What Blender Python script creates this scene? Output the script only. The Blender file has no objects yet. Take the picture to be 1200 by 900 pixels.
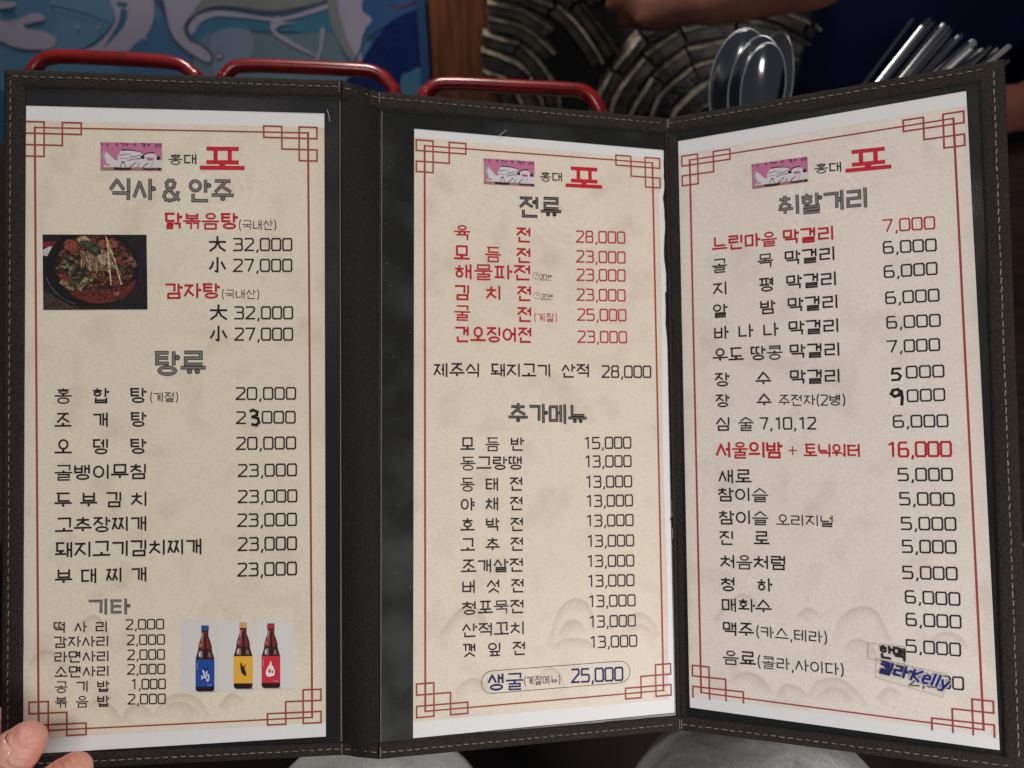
import bpy, bmesh, math, random
from mathutils import Vector, Matrix, noise
R = math.radians
scene = bpy.context.scene
COL = scene.collection

# ------------------------------------------------------------------ camera
CAM = Vector((0.0, 0.0, 1.10))
PITCH = 40.0                                  # degrees below the horizon
MW = Matrix.Translation(CAM) @ Matrix.Rotation(R(90 - PITCH), 4, 'X')
cd = bpy.data.cameras.new('camera')
cd.sensor_width = 36.0
cd.lens = 27.0
cd.clip_start = 0.02
cd.clip_end = 60.0
cd.dof.use_dof = True
cd.dof.focus_distance = 0.362
cd.dof.aperture_fstop = 9.8
cam = bpy.data.objects.new('camera', cd)
COL.objects.link(cam)
cam.matrix_world = MW
scene.camera = cam

# ------------------------------------------------------------------ dim room light
world = bpy.data.worlds.new('World')
scene.world = world
world.use_nodes = True
bg = world.node_tree.nodes['Background']
bg.inputs[0].default_value = (0.55, 0.60, 0.70, 1)
bg.inputs[1].default_value = 0.10


def lamp(name, loc, target, size, power, color, size_y=None):
    ld = bpy.data.lights.new(name, 'AREA')
    ld.shape = 'RECTANGLE'
    ld.size = size
    ld.size_y = size_y or size
    ld.energy = power
    ld.color = color
    o = bpy.data.objects.new(name, ld)
    COL.objects.link(o)
    o.location = loc
    o.rotation_euler = (Vector(target) - Vector(loc)).to_track_quat('-Z', 'Y').to_euler()
    return o


lamp('area_lamp', (0.55, -0.50, 0.93), (0.08, 0.2, 0.76), 0.40, 6.5, (1.0, 0.98, 0.955))  # unseen key light added low behind the camera to brighten the menu foot
lamp('area_lamp', (-0.35, -0.45, 1.9), (0.0, 0.2, 0.6), 0.25, 2.3, (1.0, 0.92, 0.82))  # unseen fill added above the lap to brighten the denim
lamp('area_lamp', (-0.2, 0.88, 2.2), (-0.25, 1.22, 0.7), 0.3, 15.0, (1.0, 0.93, 0.88))

vs = scene.view_settings
vs.view_transform = 'Standard'
vs.look = 'None'
vs.exposure = 0.0
vs.gamma = 1.0
scene.cycles.max_bounces = 6
scene.cycles.use_denoising = True


# ------------------------------------------------------------------ helpers
def L(px, py, z):
    """A point seen at photo pixel (px, py), z metres in front of the lens plane."""
    return MW @ Vector(((px - 600) / 900 * z, (450 - py) / 900 * z, -z))


def atY(px, py, Y):
    """A point on the vertical plane at world y = Y."""
    d = (L(px, py, 1.0) - CAM)
    return CAM + d * (Y / d.y)


def lin(r, g, b):
    f = lambda c: (c / 255 / 12.92) if c / 255 <= 0.04045 else ((c / 255 + 0.055) / 1.055) ** 2.4
    return (f(r), f(g), f(b), 1.0)


MATS = {}


def mat(name, col, rough=0.6, metal=0.0, spec=0.5, col2=None, nscale=80.0, bump=0.0, bscale=600.0,
        stretch=(1, 1, 1), coat=0.0, coat_rough=0.2, detail=4.0, sheen=0.0, lo=0.3, hi=0.7, rvar=0.0):
    if name in MATS:
        return MATS[name]
    m = bpy.data.materials.new(name)
    m.use_nodes = True
    nt = m.node_tree
    b = nt.nodes['Principled BSDF']
    b.inputs['Base Color'].default_value = col
    b.inputs['Roughness'].default_value = rough
    b.inputs['Metallic'].default_value = metal
    b.inputs['Specular IOR Level'].default_value = spec
    b.inputs['Coat Weight'].default_value = coat
    b.inputs['Coat Roughness'].default_value = coat_rough
    b.inputs['Sheen Weight'].default_value = sheen
    if col2 or bump or rvar:
        tc = nt.nodes.new('ShaderNodeTexCoord')
        mp = nt.nodes.new('ShaderNodeMapping')
        mp.inputs['Scale'].default_value = stretch
        nt.links.new(tc.outputs['Object'], mp.inputs['Vector'])
    if col2 or rvar:
        n = nt.nodes.new('ShaderNodeTexNoise')
        n.inputs['Scale'].default_value = nscale
        n.inputs['Detail'].default_value = detail
        nt.links.new(mp.outputs[0], n.inputs['Vector'])
    if col2:
        mr = nt.nodes.new('ShaderNodeMapRange')
        mr.inputs[1].default_value = lo
        mr.inputs[2].default_value = hi
        nt.links.new(n.outputs['Fac'], mr.inputs[0])
        mx = nt.nodes.new('ShaderNodeMix')
        mx.data_type = 'RGBA'
        mx.inputs['A'].default_value = col
        mx.inputs['B'].default_value = col2
        nt.links.new(mr.outputs[0], mx.inputs['Factor'])
        nt.links.new(mx.outputs['Result'], b.inputs['Base Color'])
    if rvar:
        mr2 = nt.nodes.new('ShaderNodeMapRange')
        mr2.inputs[1].default_value = 0.3
        mr2.inputs[2].default_value = 0.7
        mr2.inputs[3].default_value = max(0.02, rough - rvar)
        mr2.inputs[4].default_value = min(1.0, rough + rvar)
        nt.links.new(n.outputs['Fac'], mr2.inputs[0])
        nt.links.new(mr2.outputs[0], b.inputs['Roughness'])
    if bump:
        n2 = nt.nodes.new('ShaderNodeTexNoise')
        n2.inputs['Scale'].default_value = bscale
        n2.inputs['Detail'].default_value = 5.0
        nt.links.new(mp.outputs[0], n2.inputs['Vector'])
        bp = nt.nodes.new('ShaderNodeBump')
        bp.inputs['Strength'].default_value = bump
        bp.inputs['Distance'].default_value = 0.0006
        nt.links.new(n2.outputs['Fac'], bp.inputs['Height'])
        nt.links.new(bp.outputs[0], b.inputs['Normal'])
    MATS[name] = m
    return m


def thing(name, label, cat, base, group=None):
    o = bpy.data.objects.new(name, None)
    o.empty_display_size = 0.02
    COL.objects.link(o)
    o.location = base
    o['label'] = label
    o['category'] = cat
    if group:
        o['group'] = group
    return o


def tag(o, label, cat, group=None):
    o['label'] = label
    o['category'] = cat
    if group:
        o['group'] = group
    return o


def origin(p):
    v = Vector((0, 0, 0))
    while p is not None:
        v += p.location
        p = p.parent
    return v


class MB:
    """collects world-space geometry; build() links it as one mesh object"""

    def __init__(s):
        s.v, s.f, s.m, s.tint = [], [], [], []

    def vert(s, p, tint=0.0):
        s.v.append(Vector(p))
        s.tint.append(tint)
        return len(s.v) - 1

    def face(s, idx, m=0):
        s.f.append(tuple(idx))
        s.m.append(m)

    def poly(s, pts, m=0, tint=0.0):
        s.face([s.vert(p, tint) for p in pts], m)

    def prism(s, lower, upper, m=0):
        n = len(lower)
        a = [s.vert(p) for p in lower]
        b = [s.vert(p) for p in upper]
        s.face(b, m)
        s.face(a[::-1], m)
        for i in range(n):
            j = (i + 1) % n
            s.face((a[i], a[j], b[j], b[i]), m)

    def tube(s, pts, rad, seg=10, m=0, caps=True, round_end=False, flat=1.0, up=None):
        pts = [Vector(p) for p in pts]
        if not isinstance(rad, (list, tuple)):
            rad = [rad] * len(pts)
        rad = list(rad)
        if round_end:
            d0 = (pts[0] - pts[1]).normalized()
            d1 = (pts[-1] - pts[-2]).normalized()
            r0, r1 = rad[0], rad[-1]
            pre, prer, post, postr = [], [], [], []
            for k in range(4):
                a = math.pi / 2 * (1 - k / 4)
                pre.append(pts[0] + d0 * r0 * math.sin(a))
                prer.append(max(r0 * math.cos(a), r0 * 0.02))
                post.insert(0, pts[-1] + d1 * r1 * math.sin(a))
                postr.insert(0, max(r1 * math.cos(a), r1 * 0.02))
            pts = pre + pts + post
            rad = prer + rad + postr
        n = len(pts)
        ref = Vector(up) if up else Vector((0, 0, 1))
        rings = []
        for i, p in enumerate(pts):
            t = (pts[min(i + 1, n - 1)] - pts[max(i - 1, 0)]).normalized()
            if abs(t.dot(ref)) > 0.98:
                ref = Vector((1, 0, 0)) if abs(t.x) < 0.9 else Vector((0, 1, 0))
            x = t.cross(ref).normalized()
            y = x.cross(t).normalized()
            ref = y
            rings.append([s.vert(p + (x * math.cos(a) + y * math.sin(a) * flat) * rad[i])
                          for a in [2 * math.pi * k / seg for k in range(seg)]])
        for i in range(n - 1):
            for k in range(seg):
                k2 = (k + 1) % seg
                s.face((rings[i][k], rings[i][k2], rings[i + 1][k2], rings[i + 1][k]), m)
        if caps:
            s.face(rings[0][::-1], m)
            s.face(rings[-1], m)

    def box(s, c, sx, sy, sz, m=0):
        x, y, z = c
        lo = [(x - sx / 2, y - sy / 2, z - sz / 2), (x + sx / 2, y - sy / 2, z - sz / 2),
              (x + sx / 2, y + sy / 2, z - sz / 2), (x - sx / 2, y + sy / 2, z - sz / 2)]
        s.prism(lo, [(a, b, d + sz) for a, b, d in lo], m)

    def build(s, name, mats, parent=None, smooth=False, kind=None, attr=False, base=None, bevel=0):
        if not isinstance(mats, (list, tuple)):
            mats = [mats]
        o0 = origin(parent)
        if base is None:
            base = Vector((0, 0, 0)) if parent is not None else s.v[0].copy()
        off = o0 + (Vector(base) if parent is None else Vector((0, 0, 0)))
        me = bpy.data.meshes.new(name)
        me.from_pydata([tuple(p - off) for p in s.v], [], s.f)
        for m in mats:
            me.materials.append(m)
        if len(mats) > 1:
            me.polygons.foreach_set('material_index', s.m)
        if smooth:
            me.polygons.foreach_set('use_smooth', [True] * len(s.f))
        if attr:
            a = me.attributes.new('tint', 'FLOAT', 'POINT')
            a.data.foreach_set('value', s.tint)
        me.update()
        o = bpy.data.objects.new(name, me)
        COL.objects.link(o)
        o.parent = parent
        if parent is None:
            o.location = base
        if kind:
            o['kind'] = kind
        if bevel:
            bv = o.modifiers.new('bevel', 'BEVEL')
            bv.width = bevel
            bv.segments = 2
            bv.limit_method = 'ANGLE'
        return o


def catmull(pts, n=6, closed=False):
    pts = [Vector(p) for p in pts]
    out = []
    N = len(pts)
    rng = range(N) if closed else range(N - 1)
    for i in rng:
        g = (lambda k: pts[k % N]) if closed else (lambda k: pts[max(0, min(N - 1, k))])
        a, b, c, d = g(i - 1), g(i), g(i + 1), g(i + 2)
        for k in range(n):
            t = k / n
            out.append(0.5 * ((2 * b) + (c - a) * t + (2 * a - 5 * b + 4 * c - d) * t * t
                              + (3 * b - a - 3 * c + d) * t ** 3))
    if not closed:
        out.append(pts[-1])
    return out


# ------------------------------------------------------------------ where the three leaves of the folder stand (metres, lens frame)
HT = [(-0.2325, 0.1441, -0.3523), (-0.0810, 0.1439, -0.3647), (-0.0654, 0.1424, -0.3746), (0.0832, 0.1421, -0.4113), (0.2225, 0.1466, -0.3471)]
HB = [(-0.2322, -0.1763, -0.3495), (-0.0802, -0.1766, -0.3662), (-0.0628, -0.1768, -0.3625), (0.0864, -0.1775, -0.3945), (0.2296, -0.1730, -0.3399)]
HT = [Vector(p) for p in HT]
HB = [Vector(p) for p in HB]
WMM, HMM = 152.9, 320.0
LEAF = {1: (0, 1), 2: (2, 3), 3: (3, 4), 0: (1, 2)}


def S(leaf, x, y, h=0.0):
    """x, y in mm from the top left corner of a leaf, h mm above its inner face -> world"""
    i, j = LEAF[leaf]
    u, v = x / WMM, y / HMM
    p = (1 - v) * ((1 - u) * HT[i] + u * HT[j]) + v * ((1 - u) * HB[i] + u * HB[j])
    du = (1 - v) * (HT[j] - HT[i]) + v * (HB[j] - HB[i])
    dv = ((1 - u) * HB[i] + u * HB[j]) - ((1 - u) * HT[i] + u * HT[j])
    n = dv.cross(du).normalized()
    return MW @ (p + n * (h / 1000))


# ------------------------------------------------------------------ everything printed or written on the pages, mm
TEXT = [
    (1, '홍대', 'green', 73.16, 39.25, 85.96, 38.92, 4.58, 'shop_name'),
    (1, '포', 'logo', 87.91, 38.87, 107.08, 38.57, 10.40, 'shop_name'),
    (1, '식사 & 안주', 'head', 46.65, 53.79, 102.33, 53.50, 9.55, 'heading'),
    (1, '닭볶음탕', 'redb', 71.40, 67.92, 104.26, 67.47, 7.18, 'dish_name'),
    (1, '(국내산)', 'thin', 105.04, 69.25, 122.37, 68.92, 4.41, 'note'),
    (1, '大', 'hanja', 91.54, 78.30, 98.95, 78.17, 7.19, 'size_mark'),
    (1, '32,000', 'k', 102.47, 78.39, 129.47, 77.92, 5.90, 'price'),
    (1, '小', 'hanja', 91.52, 88.08, 98.93, 87.97, 7.19, 'size_mark'),
    (1, '27,000', 'k', 102.45, 88.19, 129.44, 87.78, 5.90, 'price'),
    (1, '大', 'hanja', 91.87, 110.23, 99.47, 110.15, 7.20, 'size_mark'),
    (1, '32,000', 'k', 102.99, 110.40, 129.76, 110.13, 5.91, 'price'),
    (1, '小', 'hanja', 91.86, 120.21, 99.45, 120.15, 7.19, 'size_mark'),
    (1, '27,000', 'k', 102.97, 120.40, 129.73, 120.20, 5.90, 'price'),
    (1, '감자탕', 'redb', 71.57, 100.70, 95.98, 100.20, 6.77, 'dish_name'),
    (1, '(국내산)', 'thin', 97.15, 101.78, 114.39, 101.57, 4.20, 'note'),
    (1, '탕류', 'head', 66.94, 134.28, 89.31, 134.19, 10.34, 'heading'),
    (1, '홍 합 탕', 'k', 22.63, 149.35, 62.72, 149.15, 6.70, 'dish_name'),
    (1, '(계절)', 'thin', 64.64, 149.94, 77.31, 149.94, 4.36, 'note'),
    (1, '20,000', 'k', 103.49, 148.26, 131.03, 148.13, 5.75, 'price'),
    (1, '조 개 탕', 'k', 22.67, 160.71, 62.72, 160.24, 6.50, 'dish_name'),
    (1, '2', 'k', 103.66, 159.55, 107.96, 159.56, 5.73, 'price'),
    (1, '3', 'hand', 109.72, 159.56, 114.43, 159.58, 7.62, 'handwritten_digit'),
    (1, '000', 'k', 115.61, 159.38, 130.79, 159.42, 5.75, 'price'),
    (1, '오 뎅 탕', 'k', 22.70, 172.85, 62.72, 172.71, 6.69, 'dish_name'),
    (1, '20,000', 'k', 103.63, 171.64, 130.95, 171.51, 5.87, 'price'),
    (1, '골뱅이무침', 'k', 22.73, 184.60, 63.10, 184.39, 6.69, 'dish_name'),
    (1, '23,000', 'k', 104.38, 184.38, 131.31, 184.22, 5.86, 'price'),
    (1, '두 부 김 치', 'k', 22.76, 197.31, 63.29, 197.26, 6.69, 'dish_name'),
    (1, '23,000', 'k', 104.36, 196.59, 131.46, 196.53, 5.87, 'price'),
    (1, '고추장찌개', 'k', 22.98, 208.85, 63.29, 208.53, 6.69, 'dish_name'),
    (1, '23,000', 'k', 104.14, 207.68, 131.23, 207.63, 6.03, 'price'),
    (1, '돼지고기김치찌개', 'k', 23.01, 220.19, 88.01, 219.70, 7.10, 'dish_name'),
    (1, '23,000', 'k', 104.31, 218.89, 131.19, 218.93, 6.24, 'price'),
    (1, '부 대 찌 개', 'k', 23.04, 232.31, 63.28, 232.07, 6.68, 'dish_name'),
    (1, '23,000', 'k', 104.08, 230.90, 131.16, 230.83, 6.23, 'price'),
    (1, '기타', 'head', 37.44, 246.57, 55.51, 246.88, 7.08, 'heading'),
    (1, '떡 사 리', 'k', 22.18, 255.55, 45.70, 255.81, 4.94, 'dish_name'),
    (1, '2,000', 'k', 53.81, 255.03, 70.70, 255.31, 4.66, 'price'),
    (1, '감자사리', 'k', 22.38, 262.19, 46.27, 262.51, 4.94, 'dish_name'),
    (1, '2,000', 'k', 54.38, 262.15, 71.08, 262.46, 4.66, 'price'),
    (1, '라면사리', 'k', 22.58, 269.02, 46.47, 269.40, 4.94, 'dish_name'),
    (1, '2,000', 'k', 54.57, 269.05, 71.08, 269.39, 4.66, 'price'),
    (1, '소면사리', 'k', 22.79, 275.86, 46.47, 276.27, 4.93, 'dish_name'),
    (1, '2,000', 'k', 54.57, 275.75, 71.26, 276.13, 4.66, 'price'),
    (1, '공 기 밥', 'k', 22.99, 282.69, 46.48, 283.15, 4.93, 'dish_name'),
    (1, '1,000', 'k', 55.89, 282.70, 71.45, 283.07, 4.67, 'price'),
    (1, '볶 음 밥', 'k', 23.01, 289.51, 46.49, 290.03, 4.93, 'dish_name'),
    (1, '2,000', 'k', 54.76, 289.55, 71.44, 290.01, 4.66, 'price'),
    (2, '홍대', 'green', 81.76, 36.30, 93.62, 35.96, 4.66, 'shop_name'),
    (2, '포', 'logo', 95.92, 36.03, 114.56, 35.70, 10.56, 'shop_name'),
    (2, '전류', 'head2', 70.81, 52.60, 92.27, 52.05, 9.70, 'heading'),
    (2, '육   전', 'red', 37.38, 67.34, 76.48, 66.97, 7.14, 'dish_name'),
    (2, '28,000', 'redt', 100.58, 66.40, 127.31, 65.72, 6.18, 'price'),
    (2, '모 듬 전', 'red', 37.24, 77.60, 76.37, 77.47, 7.13, 'dish_name'),
    (2, '23,000', 'redt', 100.58, 76.69, 127.26, 76.27, 6.17, 'price'),
    (2, '해물파전', 'red', 37.41, 86.97, 76.28, 86.20, 7.32, 'dish_name'),
    (2, '23,000', 'redt', 100.63, 86.21, 127.09, 85.72, 6.15, 'price'),
    (2, '김 치 전', 'red', 37.35, 97.39, 76.48, 96.86, 7.09, 'dish_name'),
    (2, '23,000', 'redt', 100.49, 96.51, 126.90, 96.18, 6.14, 'price'),
    (2, '굴   전', 'red', 37.30, 107.44, 76.50, 107.50, 7.07, 'dish_name'),
    (2, '25,000', 'redt', 100.71, 106.81, 127.18, 106.55, 6.12, 'price'),
    (2, '건오징어전', 'red', 37.37, 118.15, 76.39, 117.91, 7.27, 'dish_name'),
    (2, '23,000', 'redt', 100.65, 118.19, 127.31, 118.06, 6.10, 'price'),
    (2, '20분', 'thin', 81.05, 88.22, 87.37, 88.13, 2.98, 'note'),
    (2, '20분', 'thin', 81.53, 98.24, 87.84, 98.19, 2.97, 'note'),
    (2, '(계절)', 'redthin', 77.69, 108.78, 89.84, 108.72, 4.14, 'note'),
    (2, '제주식 돼지고기 산적', 'k', 26.82, 135.95, 106.82, 135.75, 6.64, 'dish_name'),
    (2, '28,000', 'k', 113.43, 136.02, 140.42, 135.93, 6.21, 'price'),
    (2, '추가메뉴', 'head2', 64.42, 157.25, 104.57, 158.13, 9.26, 'heading'),
    (2, '모 듬 반', 'k', 39.91, 172.29, 71.64, 172.66, 6.33, 'dish_name'),
    (2, '15,000', 'k', 102.89, 172.58, 128.66, 172.68, 5.94, 'price'),
    (2, '동그랑땡', 'k', 39.86, 181.73, 70.89, 182.09, 6.32, 'dish_name'),
    (2, '13,000', 'k', 103.08, 181.99, 128.63, 182.17, 5.93, 'price'),
    (2, '동 태 전', 'k', 39.80, 192.03, 71.01, 192.49, 6.30, 'dish_name'),
    (2, '13,000', 'k', 103.39, 192.28, 128.76, 192.56, 5.91, 'price'),
    (2, '야 채 전', 'k', 39.74, 201.81, 71.00, 202.15, 6.29, 'dish_name'),
    (2, '13,000', 'k', 103.56, 201.98, 129.05, 202.31, 5.89, 'price'),
    (2, '호 박 전', 'k', 39.69, 211.69, 71.16, 212.50, 6.27, 'dish_name'),
    (2, '13,000', 'k', 103.42, 211.96, 129.19, 212.35, 5.88, 'price'),
    (2, '고 추 전', 'k', 39.76, 221.51, 71.07, 222.19, 6.26, 'dish_name'),
    (2, '13,000', 'k', 103.72, 222.14, 129.28, 222.74, 5.86, 'price'),
    (2, '조개살전', 'k', 39.87, 231.85, 70.97, 232.49, 6.24, 'dish_name'),
    (2, '13,000', 'k', 103.58, 232.19, 129.18, 232.94, 5.84, 'price'),
    (2, '버 섯 전', 'k', 40.15, 241.77, 71.17, 242.70, 6.23, 'dish_name'),
    (2, '13,000', 'k', 103.70, 242.15, 129.09, 242.88, 5.84, 'price'),
    (2, '청포묵전', 'k', 40.09, 252.05, 71.07, 252.82, 6.21, 'dish_name'),
    (2, '13,000', 'k', 104.01, 252.26, 129.50, 253.09, 5.82, 'price'),
    (2, '산적꼬치', 'k', 40.11, 262.73, 71.10, 263.47, 6.20, 'dish_name'),
    (2, '13,000', 'k', 104.18, 262.47, 129.45, 263.29, 5.81, 'price'),
    (2, '깻 잎 전', 'k', 40.31, 272.38, 71.61, 273.29, 6.18, 'dish_name'),
    (2, '13,000', 'k', 104.48, 272.66, 130.04, 273.51, 5.79, 'price'),
    (2, '생굴', 'navyb', 52.60, 288.57, 69.98, 289.16, 7.62, 'dish_name'),
    (2, '(계절메뉴)', 'thin', 70.72, 289.22, 89.30, 289.80, 4.16, 'note'),
    (2, '25,000', 'navyb', 94.99, 288.55, 122.15, 289.53, 6.75, 'price'),
    (3, '홍대', 'green', 72.32, 38.02, 84.46, 38.74, 4.64, 'shop_name'),
    (3, '포', 'logo', 86.72, 37.18, 105.34, 37.91, 10.34, 'shop_name'),
    (3, '취할거리', 'head', 55.25, 54.63, 95.25, 55.48, 9.28, 'heading'),
    (3, '느린마을 막걸리', 'red', 22.05, 70.42, 79.90, 70.75, 6.91, 'dish_name'),
    (3, '7,000', 'redt', 101.38, 69.83, 123.13, 70.70, 5.94, 'price'),
    (3, '골   목 막걸리', 'k', 21.78, 81.93, 80.17, 80.86, 6.73, 'dish_name'),
    (3, '6,000', 'k', 101.32, 80.20, 123.40, 81.13, 5.76, 'price'),
    (3, '지   평 막걸리', 'k', 21.79, 93.96, 80.50, 93.25, 6.71, 'dish_name'),
    (3, '6,000', 'k', 101.34, 91.83, 123.41, 92.10, 5.76, 'price'),
    (3, '알   밤 막걸리', 'k', 21.52, 105.36, 80.82, 104.55, 6.70, 'dish_name'),
    (3, '6,000', 'k', 101.58, 104.34, 123.82, 104.57, 5.75, 'price'),
    (3, '바 나 나 막걸리', 'k', 21.81, 116.77, 80.86, 116.22, 6.68, 'dish_name'),
    (3, '6,000', 'k', 101.69, 116.05, 123.94, 116.34, 5.74, 'price'),
    (3, '우도 땅콩 막걸리', 'k', 20.98, 128.22, 81.01, 127.87, 6.66, 'dish_name'),
    (3, '7,000', 'k', 101.52, 127.62, 123.35, 127.57, 5.73, 'price'),
    (3, '장   수  막걸리', 'k', 21.67, 140.85, 80.71, 140.72, 6.65, 'dish_name'),
    (3, '5', 'hand', 102.75, 140.73, 107.25, 140.89, 6.45, 'handwritten_digit'),
    (3, '000', 'k', 109.35, 139.99, 124.69, 139.90, 5.65, 'price'),
    (3, '장   수', 'k', 21.84, 151.71, 48.66, 151.62, 6.27, 'dish_name'),
    (3, '주전자(2병)', 'mid', 52.35, 152.04, 82.71, 152.43, 5.24, 'note'),
    (3, '9', 'hand', 102.43, 151.36, 107.64, 151.48, 8.05, 'handwritten_digit'),
    (3, '000', 'k', 109.37, 151.12, 124.69, 150.80, 5.68, 'price'),
    (3, '심 술', 'k', 21.68, 163.53, 39.77, 163.48, 6.63, 'dish_name'),
    (3, '7,10,12', 'k', 43.14, 163.43, 69.12, 163.55, 5.92, 'price'),
    (3, '6,000', 'k', 103.05, 163.07, 125.59, 162.91, 5.69, 'price'),
    (3, '서울의밤', 'red', 21.36, 176.86, 53.00, 176.74, 7.73, 'dish_name'),
    (3, '+', 'red', 56.31, 176.94, 59.95, 176.92, 4.21, 'plus_sign'),
    (3, '토닉워터', 'red', 63.40, 176.91, 88.46, 176.94, 6.20, 'dish_name'),
    (3, '16,000', 'red', 99.85, 176.36, 126.49, 175.88, 6.96, 'price'),
    (3, '새로', 'k', 22.32, 190.34, 38.06, 190.08, 6.68, 'dish_name'),
    (3, '5,000', 'k', 104.30, 187.98, 126.63, 187.63, 5.95, 'price'),
    (3, '참이슬', 'k', 21.84, 199.47, 45.69, 199.08, 6.65, 'dish_name'),
    (3, '5,000', 'k', 104.67, 199.30, 126.96, 198.97, 5.94, 'price'),
    (3, '참이슬', 'k', 21.99, 211.15, 45.55, 210.51, 6.63, 'dish_name'),
    (3, '5,000', 'k', 104.92, 210.83, 127.29, 210.27, 5.92, 'price'),
    (3, '진   로', 'k', 21.99, 221.51, 45.80, 220.64, 6.62, 'dish_name'),
    (3, '5,000', 'k', 105.06, 221.50, 127.06, 220.80, 5.91, 'price'),
    (3, '처음처럼', 'k', 22.13, 233.35, 53.47, 232.41, 6.58, 'dish_name'),
    (3, '5,000', 'k', 104.83, 233.64, 127.09, 232.93, 5.90, 'price'),
    (3, '청   하', 'k', 22.15, 244.81, 46.59, 243.72, 6.58, 'dish_name'),
    (3, '6,000', 'k', 105.55, 244.90, 127.82, 244.44, 5.89, 'price'),
    (3, '매화수', 'k', 22.32, 255.11, 45.91, 254.16, 6.56, 'dish_name'),
    (3, '6,000', 'k', 105.58, 255.38, 127.93, 254.77, 5.88, 'price'),
    (3, '맥주', 'k', 22.58, 267.00, 37.19, 266.58, 6.58, 'dish_name'),
    (3, '5,000', 'k', 105.20, 267.66, 127.36, 267.42, 5.88, 'price'),
    (3, '음료', 'k', 22.40, 281.18, 37.76, 280.64, 6.55, 'dish_name'),
    (3, '2,000', 'k', 105.90, 283.04, 128.07, 282.66, 5.85, 'price'),
    (3, '오리지널', 'mid', 49.66, 211.33, 75.68, 211.06, 5.41, 'dish_name'),
    (3, '(카스,테라)', 'mid', 38.52, 267.01, 71.31, 267.19, 5.60, 'note'),
    (3, '(콜라,사이다)', 'mid', 38.82, 281.66, 78.25, 281.73, 5.77, 'note'),
]
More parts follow.
